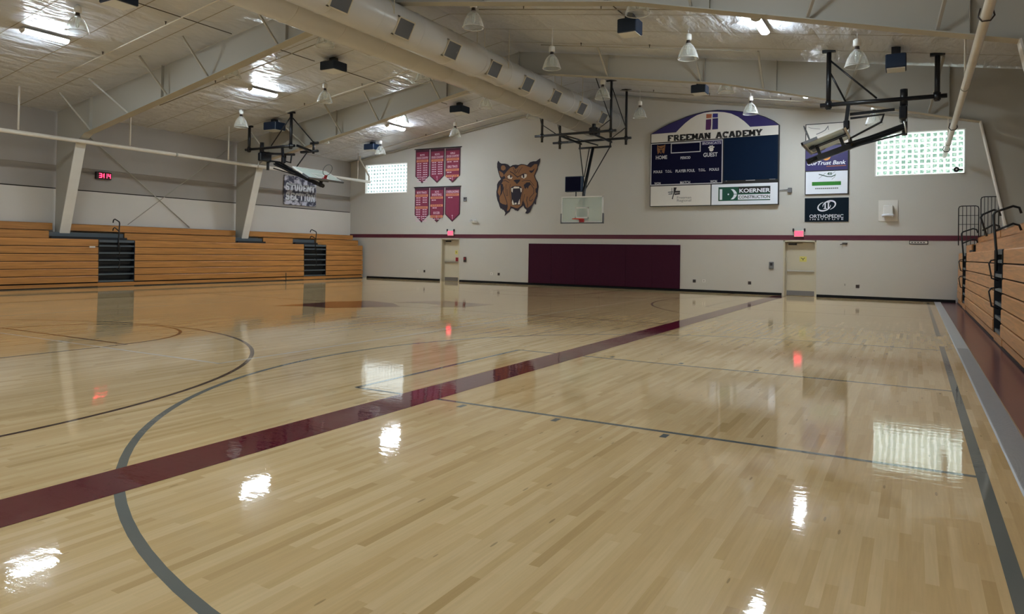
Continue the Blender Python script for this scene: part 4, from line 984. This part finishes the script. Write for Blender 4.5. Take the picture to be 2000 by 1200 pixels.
for p in ([(-16.25, 4.53), (-16.18, 4.55), (-15.96, 4.53), (-15.93, 4.46), (-16.27, 4.46)], [(-16.38, 4.48), (-16.28, 4.49), (-16.30, 4.27), (-16.36, 4.32)], [(-15.91, 4.48), (-15.81, 4.45), (-15.82, 4.30), (-15.86, 4.26)], [(-16.30, 3.95), (-16.19, 3.70), (-16.30, 3.70), (-16.33, 3.82)], [(-15.92, 3.97), (-15.90, 3.72), (-16.02, 3.71)], [(-16.18, 3.79), (-16.08, 3.80), (-16.07, 3.72), (-16.18, 3.71)]): fpoly(B, p, y - .009)
B.build('fang', r)
B = MB().use(M_tooth)
for p in ([(-16.60, 5.03), (-16.50, 5.11), (-16.32, 5.00), (-16.36, 4.91), (-16.54, 4.93)], [(-15.83, 5.04), (-15.69, 5.12), (-15.55, 5.09), (-15.59, 4.96), (-15.71, 4.90), (-15.85, 4.97)]): fpoly(B, p, y - .009)
B.use(M_cnavy)
for p in ([(-16.46, 5.09), (-16.36, 5.04), (-16.37, 4.97), (-16.44, 4.97)], [(-15.79, 5.09), (-15.69, 5.11), (-15.69, 4.94), (-15.76, 4.94)]): fpoly(B, p, y - .011)
B.build('eye', r)
# ================================================================ SCOREBOARD
yb = YF - .16
r = thing('scoreboard', 'big arched scoreboard with navy face and dark screen on the far wall', 'scoreboard', (-7.07, YF, 3.49))
arch = [(-9.62, 6.53)] + [(-9.18, 6.76), (-8.82, 6.92), (-8.39, 7.06), (-8.11, 7.15), (-7.76, 7.23), (-7.34, 7.30), (-6.87, 7.32), (-6.53, 7.28), (-6.20, 7.23), (-5.80, 7.15), (-5.41, 7.05), (-5.03, 6.89), (-4.71, 6.71)] + [(-4.52, 6.55)]
B = MB().use(M_blk); B.prism([(x, yb, z) for x, z in [(-9.62, 3.49)] + arch + [(-4.52, 3.49)]], (0, .16, 0)); B.build('cabinet', r)
B = MB().use(M_purple); fpoly(B, [(-9.6, 6.53)] + [(x * .996 - .028, z - .025) for x, z in arch[1:-1]] + [(-4.54, 6.53)], yb - .002)
B.build('arch_panel', r)
B = MB().use(M_signw)
fpoly(B, [(-9.59, 6.16), (-9.59, 6.52), (-8.54, 6.53)] + [(-8.39, 6.68), (-8.18, 6.87), (-7.93, 7.05), (-7.69, 7.17), (-7.41, 7.24), (-7.14, 7.26), (-6.87, 7.24), (-6.60, 7.20), (-6.33, 7.12), (-6.06, 6.97), (-5.83, 6.78), (-5.68, 6.63)] + [(-5.6, 6.54), (-4.55, 6.53), (-4.55, 6.17)], yb - .004)
B.build('name_panel', r)
B = MB().use(M_blk); q = (-8.890, -5.130, 6.180, 6.420); put(B, slab2d('FREEMAN', .29), q[0], q[0] + (q[1] - q[0]) * .47, q[2], q[3], yb - .007); B.build('name_lettering', r)
B = MB().use(M_blk); put(B, slab2d('ACADEMY', .29), q[0] + (q[1] - q[0]) * .52, q[1], q[2], q[3], yb - .007); B.build('name_lettering', r)
B = MB()
for m, p in ((M_oran, [(-7.31, 7.18), (-7.09, 7.17), (-7.10, 7.01), (-7.31, 7.01)]), (M_blue, [(-7.05, 7.18), (-6.85, 7.17), (-6.85, 7.01), (-7.06, 7.02)]), (M_plum, [(-7.32, 6.96), (-7.11, 6.97), (-7.11, 6.72), (-7.13, 6.54), (-7.33, 6.54)]), (M_purple, [(-7.06, 6.98), (-6.84, 6.98), (-6.84, 6.54), (-7.07, 6.54), (-7.06, 6.74)])):
    B.use(m); fpoly(B, p, yb - .007)
B.build('window_logo', r)
B = MB().use(M_navysb); frect(B, -9.60, -6.64, 4.37, 6.12, yb - .003)
B.use(M_txt)
def ring(mb, x0, x1, z0, z1, t, y):
    frect(mb, x0, x1, z0, z0 + t, y); frect(mb, x0, x1, z1 - t, z1, y); frect(mb, x0, x0 + t, z0, z1, y); frect(mb, x1 - t, x1, z0, z1, y)
ring(B, -9.60, -6.64, 4.37, 6.12, .035, yb - .006); ring(B, -8.75, -7.52, 5.67, 6.09, .035, yb - .006)
B.build('score_panel', r)
B = MB().use(M_txt)
for s, q in (('HOME', (-9.380, -8.900, 5.450, 5.610)), ('GUEST', (-7.410, -6.840, 5.450, 5.620)), ('PERIOD', (-8.340, -7.930, 5.410, 5.520)), ('FOULS', (-9.470, -9.100, 4.880, 4.990)), ('T.O.L.', (-8.970, -8.680, 4.880, 4.990)), ('PLAYER FOUL', (-8.540, -7.740, 4.870, 4.990)),
             ('T.O.L.', (-7.600, -7.310, 4.880, 4.990)), ('FOULS', (-7.160, -6.780, 4.880, 4.990)), ('WON', (-9.430, -9.160, 4.400, 4.500)), ('MATCH', (-8.340, -7.930, 4.390, 4.510)), ('WON', (-7.120, -6.850, 4.400, 4.510))):
    put(B, text2d(s, .025), *q, yb - .007)
B.build('score_lettering', r)
B = MB().use(M_purple); frect(B, *(-7.470, -6.690, 5.930, 6.080), yb - .0065); B.use(M_txt); put(B, text2d('IRONCATS', .02), *(-7.450, -6.710, 5.950, 6.050), yb - .008)
px, pz = [(-7.09, 5.77)][0]
B.use(M_signw); fpoly(B, ellipse(px, pz - .03, .085, .08), yb - .008)
for a in (150, 115, 75, 35): fpoly(B, ellipse(px + .1 * math.cos(math.radians(a)), pz + .0 + .1 * math.sin(math.radians(a)), .032, .042, 12, math.radians(a - 90)), yb - .0085)
B.build('paw_badge', r)
B = MB().use(M_fur); ex, ez = [(-9.16, 5.86)][0]
fpoly(B, [(ex - .17, ez + .19), (ex - .1, ez + .15), (ex + .1, ez + .16), (ex + .18, ez + .2), (ex + .16, ez - .02), (ex + .13, ez - .18), (ex + .03, ez - .12), (ex, ez - .18), (ex - .08, ez - .12), (ex - .14, ez - .2), (ex - .17, ez)], yb - .007)
B.use(M_cnavy); fpoly(B, [(ex - .05, ez - .02), (ex + .05, ez - .02), (ex + .04, ez - .13), (ex - .04, ez - .13)], yb - .009); fstroke(B, [(ex - .12, ez + .09), (ex - .02, ez + .03)], .03, yb - .009); fstroke(B, [(ex + .12, ez + .09), (ex + .02, ez + .03)], .03, yb - .009)
B.build('home_badge', r)
B = MB().use(M_screen); frect(B, -6.60, -4.56, 4.37, 6.16, yb - .003); B.use(M_blk); frect(B, -6.60, -4.56, 4.37, 4.47, yb - .005); B.use(M_txt)
for q in ((-6.510, -6.460, 4.450, 4.460), (-5.740, -5.390, 4.440, 4.460), (-4.860, -4.640, 4.460, 4.470)): frect(B, *q, yb - .007)
B.build('led_screen', r)
B = MB().use(M_signw); frect(B, -9.59, -7.10, 3.51, 4.33, yb - .004); B.build('sponsor_panel', r)
B = MB().use(M_ink)
cx, cz = [(-8.58, 4.04)][0]
B.prism([(cx + a, yb - .006, cz + b) for a, b in ((-.03, .22), (.1, .22), (.04, .03), (-.02, -.1), (-.06, -.27), (-.1, -.25), (-.03, 0))], (0, .001, 0))
fstroke(B, [(cx + .05, cz + .04), (cx + .22, cz + .04)], .07, yb - .006); fstroke(B, [(cx + .03, cz - .06), (cx + .22, cz - .04)], .06, yb - .006)
B.use(M_grille); fstroke(B, [(cx - .25, cz + .03), (cx - .06, cz + .04)], .04, yb - .006); fstroke(B, [(cx - .23, cz - .05), (cx - .08, cz - .04)], .04, yb - .006); fstroke(B, [(cx - .1, cz + .2), (cx - .1, cz - .02)], .03, yb - .006)
B.use(M_grille); put(B, text2d('Freeman'), *(-8.460, -7.880, 3.790, 3.890), yb - .006); put(B, text2d('Regional'), *(-8.460, -7.880, 3.640, 3.770), yb - .006)
B.build('sponsor_print', r)
B = MB().use(M_signwb); frect(B, -7.06, -4.55, 3.51, 4.33, yb - .004); B.build('sponsor_panel', r)
B = MB().use(M_green); frect(B, -6.79, -4.82, 3.66, 4.21, yb - .006)
B.use(M_blk); frect(B, *(-6.010, -4.820, 3.950, 4.200), yb - .007)
B.use(M_signwb); frect(B, *(-6.030, -4.810, 3.700, 3.900), yb - .007)
frect(B, *(-6.740, -6.640, 3.710, 4.130), yb - .007)
cx, cz = [(-6.40, 3.92)][0]
fpoly(B, [(cx + .19 * math.cos(math.radians(t)), cz + .23 * math.sin(math.radians(t))) for t in range(75, -76, -15)] + [(cx + .1, cz - .23), (cx + .1, cz + .23)] if False else [(cx + .33 - .14 * (abs(t) / 80.0) ** 2, cz + .20 * t / 80.0) for t in range(-80, 81, 16)] + [(cx + .21 - .12 * (abs(t) / 80.0) ** 2, cz + .20 * t / 80.0) for t in range(80, -81, -16)], yb - .007)
B.use(M_green); fpoly(B, ellipse(cx, cz, .205, .185), yb - .009); fstroke(B, [(cx, cz), (cx + .36, cz)], .02, yb - .009); B.use(M_signwb); fpoly(B, ellipse(cx, cz, .03, .03), yb - .011)
put(B, text2d('KOERNER', .03), *(-5.980, -4.820, 3.970, 4.130), yb - .009)
B.use(M_blk); put(B, text2d('CONSTRUCTION', .02), *(-6.000, -4.830, 3.740, 3.860), yb - .009)
B.build('sponsor_print', r)

# ================================================================ SPONSOR SIGNS RIGHT OF THE SCOREBOARD
yb = YF - .06
r = thing('sponsor_sign', 'tall framed sponsor sign, white top, indigo bank panel and white lower panel', 'sign', (-2.85, YF, 3.84))
MB().use(M_blk).box((-3.6, yb, 3.84), (-2.1, YF, 6.5)).build('sign_frame', r)
B = MB().use(M_signw); frect(B, -3.57, -2.13, 5.72, 6.47, yb - .003)
B.use(M_grille)
fstroke(B, [(-3.50, 6.39), (-3.42, 6.35), (-3.28, 6.32), (-3.09, 6.29)], .015, yb - .006); fstroke(B, [(-3.21, 6.10), (-3.03, 6.17), (-2.91, 6.24), (-2.82, 6.37)], .03, yb - .006); fstroke(B, [(-2.82, 6.39), (-2.80, 6.24)], .02, yb - .006)
B.build('top_panel', r)
B = MB().use(M_purple); frect(B, *(-3.580, -2.140, 4.740, 5.660), yb - .003)
B.use(M_gold); gx, gz = [(-2.87, 5.25)][0]; fpoly(B, ellipse(gx, gz, .15, .145, 28), yb - .006); B.use(M_oran); fpoly(B, ellipse(gx, gz, .1, .095, 24), yb - .008); B.use(M_gold); fpoly(B, ellipse(gx, gz, .085, .08, 24), yb - .010)
B.use(M_signwb); put(B, text2d('CorTrust Bank', .02), *(-3.530, -2.200, 4.940, 5.090), yb - .006, shear=.25)
B.use(M_oran); frect(B, *(-2.860, -2.200, 4.870, 4.900), yb - .006)
B.build('bank_panel', r)
B = MB().use(M_signwb); frect(B, *(-3.570, -2.140, 3.860, 4.700), yb - .003)
B.use(M_green); fstroke(B, [(-3.11, 4.59), (-2.98, 4.55), (-2.83, 4.50), (-2.68, 4.49), (-2.55, 4.55)], .03, yb - .006)
B.use(M_grille); fstroke(B, [(-3.12, 4.44), (-3.01, 4.52), (-2.89, 4.63)], .012, yb - .006); fstroke(B, [(-2.80, 4.65), (-2.65, 4.61), (-2.56, 4.67)], .012, yb - .006); fstroke(B, [(-2.67, 4.39), (-2.58, 4.47), (-2.54, 4.59)], .012, yb - .006)
B.use(M_green); put(B, text2d('4ll', .02), *(-2.840, -2.670, 4.550, 4.650), yb - .008)
B.use(M_green2); frect(B, *(-3.350, -2.360, 4.170, 4.310), yb - .006)
B.use(M_grille)
for k in range(12):
    a = -3.240 + k * 0.0667; frect(B, a, a + 0.0533, 4.040, 4.080, yb - .006)
B.build('lower_panel', r)
r = thing('orthopedic_sign', 'black teal sign with white interlocking oval logo, below sponsor sign', 'sign', (-2.84, YF, 2.82))
MB().use(M_teal).box((-3.6, YF - .03, 2.82), (-2.1, YF, 3.71)).build('sign_face', r)
B = MB().use(M_signwb)
def ovalring(mb, cx, cz, rx, rz, rot, t0, t1, a0, a1, y):
    n = 26; P = []; Q = []
    for i in range(n + 1):
        a = math.radians(a0 + (a1 - a0) * i / n); k = math.sin(math.pi * i / n); t = t0 + (t1 - t0) * k
        def pt(rx, rz): u = rx * math.cos(a); v = rz * math.sin(a); return (cx + u * math.cos(rot) - v * math.sin(rot), y, cz + u * math.sin(rot) + v * math.cos(rot))
        P.append(pt(rx, rz)); Q.append(pt(rx - t, rz - t))
    mb.add(P + Q, [(i, i + 1, n + 2 + i, n + 1 + i) for i in range(n)])
ox, oz = [(-2.84, 3.41)][0]
ovalring(B, ox - .09, oz - .03, .24, .17, math.radians(22), .015, .055, 80, 350, YF - .033)
ovalring(B, ox + .09, oz + .03, .24, .17, math.radians(22), .015, .055, -100, 170, YF - .033)
for dx in (-.05, .06):
    fstroke(B, [(ox + dx, oz - .1), (ox + dx, oz + .13)], .045, YF - .034); fstroke(B, [(ox + dx - .05, oz - .1 if dx < 0 else oz + .13), (ox + dx + .05, oz - .1 if dx < 0 else oz + .13)], .025, YF - .034)
put(B, text2d('ORTHOPEDIC', .012), *(-3.430, -2.270, 2.960, 3.090), YF - .033)
put(B, text2d('I N S T I T U T E', .01), *(-3.410, -2.270, 2.880, 2.940), YF - .033)
B.build('sign_lettering', r)

# ================================================================ BASKETBALL HOOPS
def backboard(r, T, w=1.83, h=1.07):
    # T maps board coordinates (across, up, out of the face) to the hall
    def bx(mb, a, b):
        a0, a1 = sorted((a[0], b[0])); u0, u1 = sorted((a[1], b[1])); n0, n1 = sorted((a[2], b[2]))
        v = [T(x, u, n) for n in (n0, n1) for x, u in ((a0, u0), (a1, u0), (a1, u1), (a0, u1))]
        mb.add(v, [(0, 3, 2, 1), (4, 5, 6, 7), (0, 1, 5, 4), (1, 2, 6, 5), (2, 3, 7, 6), (3, 0, 4, 7)])
    G = MB().use(M_glass); bx(G, (-w / 2 + .02, .02, -.012), (w / 2 - .02, h - .02, .0)); g = G.build('glass_backboard', r)
    W = MB().use(M_whitep)
    for a, b in (((-w / 2, 0, -.03), (w / 2, .05, .015)), ((-w / 2, h - .05, -.03), (w / 2, h, .015)), ((-w / 2, 0, -.03), (-w / 2 + .05, h, .015)), ((w / 2 - .05, 0, -.03), (w / 2, h, .015))): bx(W, a, b)
    for a, b in (((-.3, .18, .001), (.3, .23, .003)), ((-.3, .58, .001), (.3, .63, .003)), ((-.3, .18, .001), (-.25, .63, .003)), ((.25, .18, .001), (.3, .63, .003))): bx(W, a, b)
    W.build('board_frame', r)
    P = MB().use(M_grille)
    bx(P, (-w / 2 - .025, -.03, -.045), (w / 2 + .025, .02, .03))
    for s in (-1, 1): bx(P, (s * (w / 2 - .02), -.03, -.045), (s * (w / 2 + .025), .38, .03))
    P.build('edge_pad', r)
    K = MB().use(M_black); bx(K, (-w / 2 + .08, h - .085, -.035), (w / 2 - .08, h - .06, -.015))
    for s in (-1, 1): bx(K, (s * .05, .05, -.07), (s * .12, h - .06, -.03))
    bx(K, (-.25, .1, -.12), (.25, .2, -.03)); K.build('board_brace', r)
    Rm = MB().use(M_redb); bx(Rm, (-.11, .02, .0), (.11, .16, .02)); bx(Rm, (-.06, .09, .0), (.06, .13, .16)); o = Rm.build('rim_bracket', r)
    Rm = MB().use(RIMC); n = 28
    Rm.tube([T(.228 * math.cos(2 * math.pi * i / n), .14, .37 + .228 * math.sin(2 * math.pi * i / n)) for i in range(n + 1)], .012, 8, False); Rm.build('rim_ring', r)
# far hoop, lowered in front of the far wall
hx = -11.64
r = thing('basketball_hoop', 'lowered black basketball hoop hanging before the maroon wall pad', 'basketball hoop', (hx, 26.2, 2.6))
RIMC = M_orange
PZ = 6.2
for y, zz in ((25.44, 6.24), (27.1, 6.2)):
    MB().use(M_black).tube([(-13.5, y, zz), (-9.98, y, zz)], .05, 12).build('cross_pipe', r)
    for x in (-13.18, -10.2):
        B = MB().use(M_black).tube([(x, y, zz - .27), (x, y, roof_z(x) + .01)], .05, 12); B.box((x - .2, y - .05, roof_z(x) - .04), (x + .2, y + .05, roof_z(x) + .005)); B.tube([(x, y, zz - .08), (x, y, zz + .08)], .075, 12); B.build('hanger_post', r)
        s = 1 if x < -12 else -1
        B = MB().use(M_black); B.tube([(x, y, zz + .45), (x + s * .62, y, zz + .04)], .018, 8); B.tube([(x, y - .04, zz + .42), (x - (0 if s > 0 else .3), y - .95, roof_z(x - (0 if s > 0 else .3)))], .018, 8); B.build('sway_brace', r)
for x in (-12.24, -10.88):
    MB().use(M_black).beam((x, 25.3, 6.14), (x, 27.25, 6.1), .05, .08).build('side_rail', r)
    MB().use(M_black).tube([(x, 27.1, 6.15), (x, 27.1, 5.86)], .035, 10).build('drop_link', r)
    MB().use(M_black).tube([(x, 27.1, 5.9), (hx, 26.32, 4.05)], .022, 8).build('v_brace', r)
MB().use(M_black).tube([(hx - .15, 27.05, 5.85), (hx - .05, 26.35, 4.6)], .02, 8).build('v_brace', r)
MB().use(M_black).tube([(-12.28, 27.1, 5.9), (-10.84, 27.1, 5.9)], .045, 10).build('pivot_bar', r)
MB().use(M_black).tube([(hx, 27.1, 5.9), (hx, 26.3, 4.15), (hx, 26.22, 3.9), (hx, 26.22, 2.86)], [.06, .065, .065, .06], 14).build('mast', r)
MB().use(M_black).tube([(-12.2, 25.45, 6.2), (hx + .3, 26.9, 5.95)], .03, 8).build('fold_arm', r)
B = MB().use(M_black).cbox((-11.15, 25.5, 6.15), (-10.8, 25.85, 6.45), .03).tube([(-11.0, 25.67, 6.4), (-11.0, 25.67, 6.6)], .08, 12); B.build('winch_motor', r)
MB().use(M_black).box((hx - .22, 26.1, 3.0), (hx + .22, 26.22, 3.08)).box((hx - .22, 26.1, 3.5), (hx + .22, 26.22, 3.58)).build('board_mount', r)
backboard(r, lambda a, u, n: (hx + a, 26.06 - n, 2.72 + u))
r2 = thing('shot_clock', 'slate blue square panel above the left corner of the lowered hoop', 'shot clock', (-12.15, 26.2, 3.8))
q = (-12.440, -11.710, 3.990, 4.620)
MB().use(M_shot).cbox((q[0], 26.12, q[2]), (q[1], 26.32, q[3]), .015).build('clock_case', r2)
MB().use(M_navysb).box((q[0] + .03, 26.11, q[2] + .03), (q[1] - .03, 26.12, q[3] - .03)).build('clock_face', r2)
MB().use(M_black).tube([((q[0] + q[1]) / 2 + .1, 26.2, q[2]), ((q[0] + q[1]) / 2 + .1, 26.2, 3.78)], .025, 8).build('support_stem', r2)
# side hoops, folded up
def side_hoop(s, lab, xp, zp, b0, b1, m0, m1):
    X = lambda u: xp - s * u
    Y0, YM = 20.0, 20.4
    r = thing('basketball_hoop', lab, 'basketball hoop', (xp, YM, 4.0))
    MB().use(M_black).tube([(X(-.92), Y0, zp), (X(1.92), Y0, zp)], .055, 14).build('cross_pipe', r)
    for u in (-.71, 1.72):
        x = X(u); B = MB().use(M_black).tube([(x, Y0, zp - .12), (x, Y0, roof_z(x) - .05)], .06, 14); B.box((x - .16, Y0 - .06, roof_z(x) - .06), (x + .16, Y0 + .06, roof_z(x) + .01)); B.tube([(x, Y0, zp - .09), (x, Y0, zp + .09)], .08, 14); B.build('hanger_post', r)
    MB().use(M_black).tube([(X(1.68), Y0, 6.62 if s > 0 else 6.75), (X(.6), Y0, zp + .07)], .024, 8).build('sway_brace', r)
    if s > 0: MB().use(M_black).tube([(X(1.68), Y0 + .02, 6.3), (X(1.32), Y0 + .3, 5.54)], .024, 8).build('sway_brace', r)
    else:
        MB().use(M_black).tube([(X(1.72), Y0 + .02, 6.75), (X(2.2), 20.75, 5.8)], .024, 8).build('sway_brace', r)
        for z, xa in ((5.78, -21.35), (5.45, -21.9)): MB().use(M_black).tube([(xa, 20.8, z), (-20.95, 20.8, z)], .055, 12).build('cross_pipe', r)
        MB().use(M_black).tube([(-21.2, 20.8, 5.85), (-21.2, 20.8, 5.35)], .05, 12).build('hanger_post', r)
        MB().use(M_black).beam((-21.3, Y0, zp), (-21.3, 20.85, 5.45), .06, .09).build('side_rail', r)
        MB().use(M_black).tube([(-21.45, 20.7, 5.4), (-21.75, YM, 4.75)], .024, 8).build('tension_bar', r)
    B = MB().use(M_black).cbox((X(-.08), Y0 - .1, zp - .52), (X(.1), Y0 + .5, zp - .17), .03).tube([(X(0), Y0 + .05, zp - .17), (X(0), Y0 + .05, zp + .25)], [.09, .085], 14).tube([(X(-.02), YM, zp - .47), (X(-.02), YM, zp - .85)], .06, 12); B.build('winch_motor', r)
    B = MB().use(M_black).cbox((X(1.22), Y0 - .05, zp - .67), (X(1.36), Y0 + .12, zp - .42), .03).beam((X(1.24), Y0, zp + .03), (X(1.3), Y0, zp - .52), .09, .07); B.build('pivot_hanger', r)
    MB().use(M_black).beam((X(1.22), YM - .3, zp - .27), (X(.2), YM - .3, zp - .23), .06, .07).build('fold_arm', r)
    k = zp - 5.47
    if s > 0: MB().use(M_black).tube([(X(1.2), Y0, 5.08), (X(.44), Y0, 5.12), (X(.5), Y0, 4.93), (X(1.2), Y0 + .2, 4.6), (X(1.18), Y0 + .3, 4.42)], .032, 10).build('fold_link', r)
    else:
        MB().use(M_black).tube([(X(-.1), YM, 5.42), (X(-.1), YM, 5.14), (X(.7), YM, 5.02), (X(1.4), YM, 4.7)], .04, 10).build('fold_link', r)
        MB().use(M_black).tube([(X(-.3), YM, 5.48), (X(.6), YM, 5.36), (X(1.5), YM, 5.3)], .05, 10).build('fold_arm', r)
        MB().use(M_black).tube([(X(1.0), YM, 5.3), (X(1.0), YM, 5.05), (X(1.3), YM, 4.98), (X(1.35), YM, 5.3)], .035, 10).build('fold_link', r)
    M0 = Vector((m0[0], YM, m0[1])); M1 = Vector((m1[0], YM, m1[1]))
    for dy in (-.42, .42): MB().use(M_black).beam(M0 + Vector((0, dy * .25, -.02)), M0.lerp(M1, .6) + Vector((0, dy, .03)), .045, .05).build('side_arm', r)
    MB().use(M_black).beam(M0, M1, .12, .15).build('mast', r)
    MB().use(M_black).beam(M0 + Vector((0, -.12, -.2)), M0.lerp(M1, .5) + Vector((0, -.05, -.06)), .04, .04).build('tension_bar', r)
    MB().use(M_chrome).tube([(X(-.02), Y0 - .08, zp - .57), (X(-.06), Y0 - .08, zp - .87)], .022, 8).build('piston_rod', r)
    e = (M1 - M0).normalized()
    MB().use(M_black).tube([M1 - e * .2, M1 + e * .08], .078, 12).build('mast_end', r)
    # board lies along the mast, face up and outward
    p0 = Vector((b0[0], YM, b0[1])); p1 = Vector((b1[0], YM, b1[1])); d = (p0 - p1).normalized(); nrm = Vector((-s * .36, 0, .933)); nrm = (nrm - d * nrm.dot(d)).normalized()
    backboard(r, lambda a, u, n: tuple(p1 + Vector((0, a, 0)) + d * u + nrm * n))
    for u in (.25, .85):
        q = p1 + d * u; t = (q - M0).dot(e)
        MB().use(M_black).beam(M0 + e * t, q + nrm * -.04, .1, .08).build('board_mount', r)
    return r
RIMC = M_grille
side_hoop(1, 'black basketball hoop folded up at the right, glass board tilted over the sponsor sign', -.25, 5.47, (-1.53, 4.80), (-2.53, 4.42), (-.2, 4.86), (-2.45, 4.08))
side_hoop(-1, 'black basketball hoop folded up at the left, glass board over the student banner', -23.35, 5.58, (-21.0, 4.68), (-20.05, 4.2), (-22.9, 4.98), (-20.3, 4.0))

for o in S.objects:
    if '_o' in o: del o['_o']
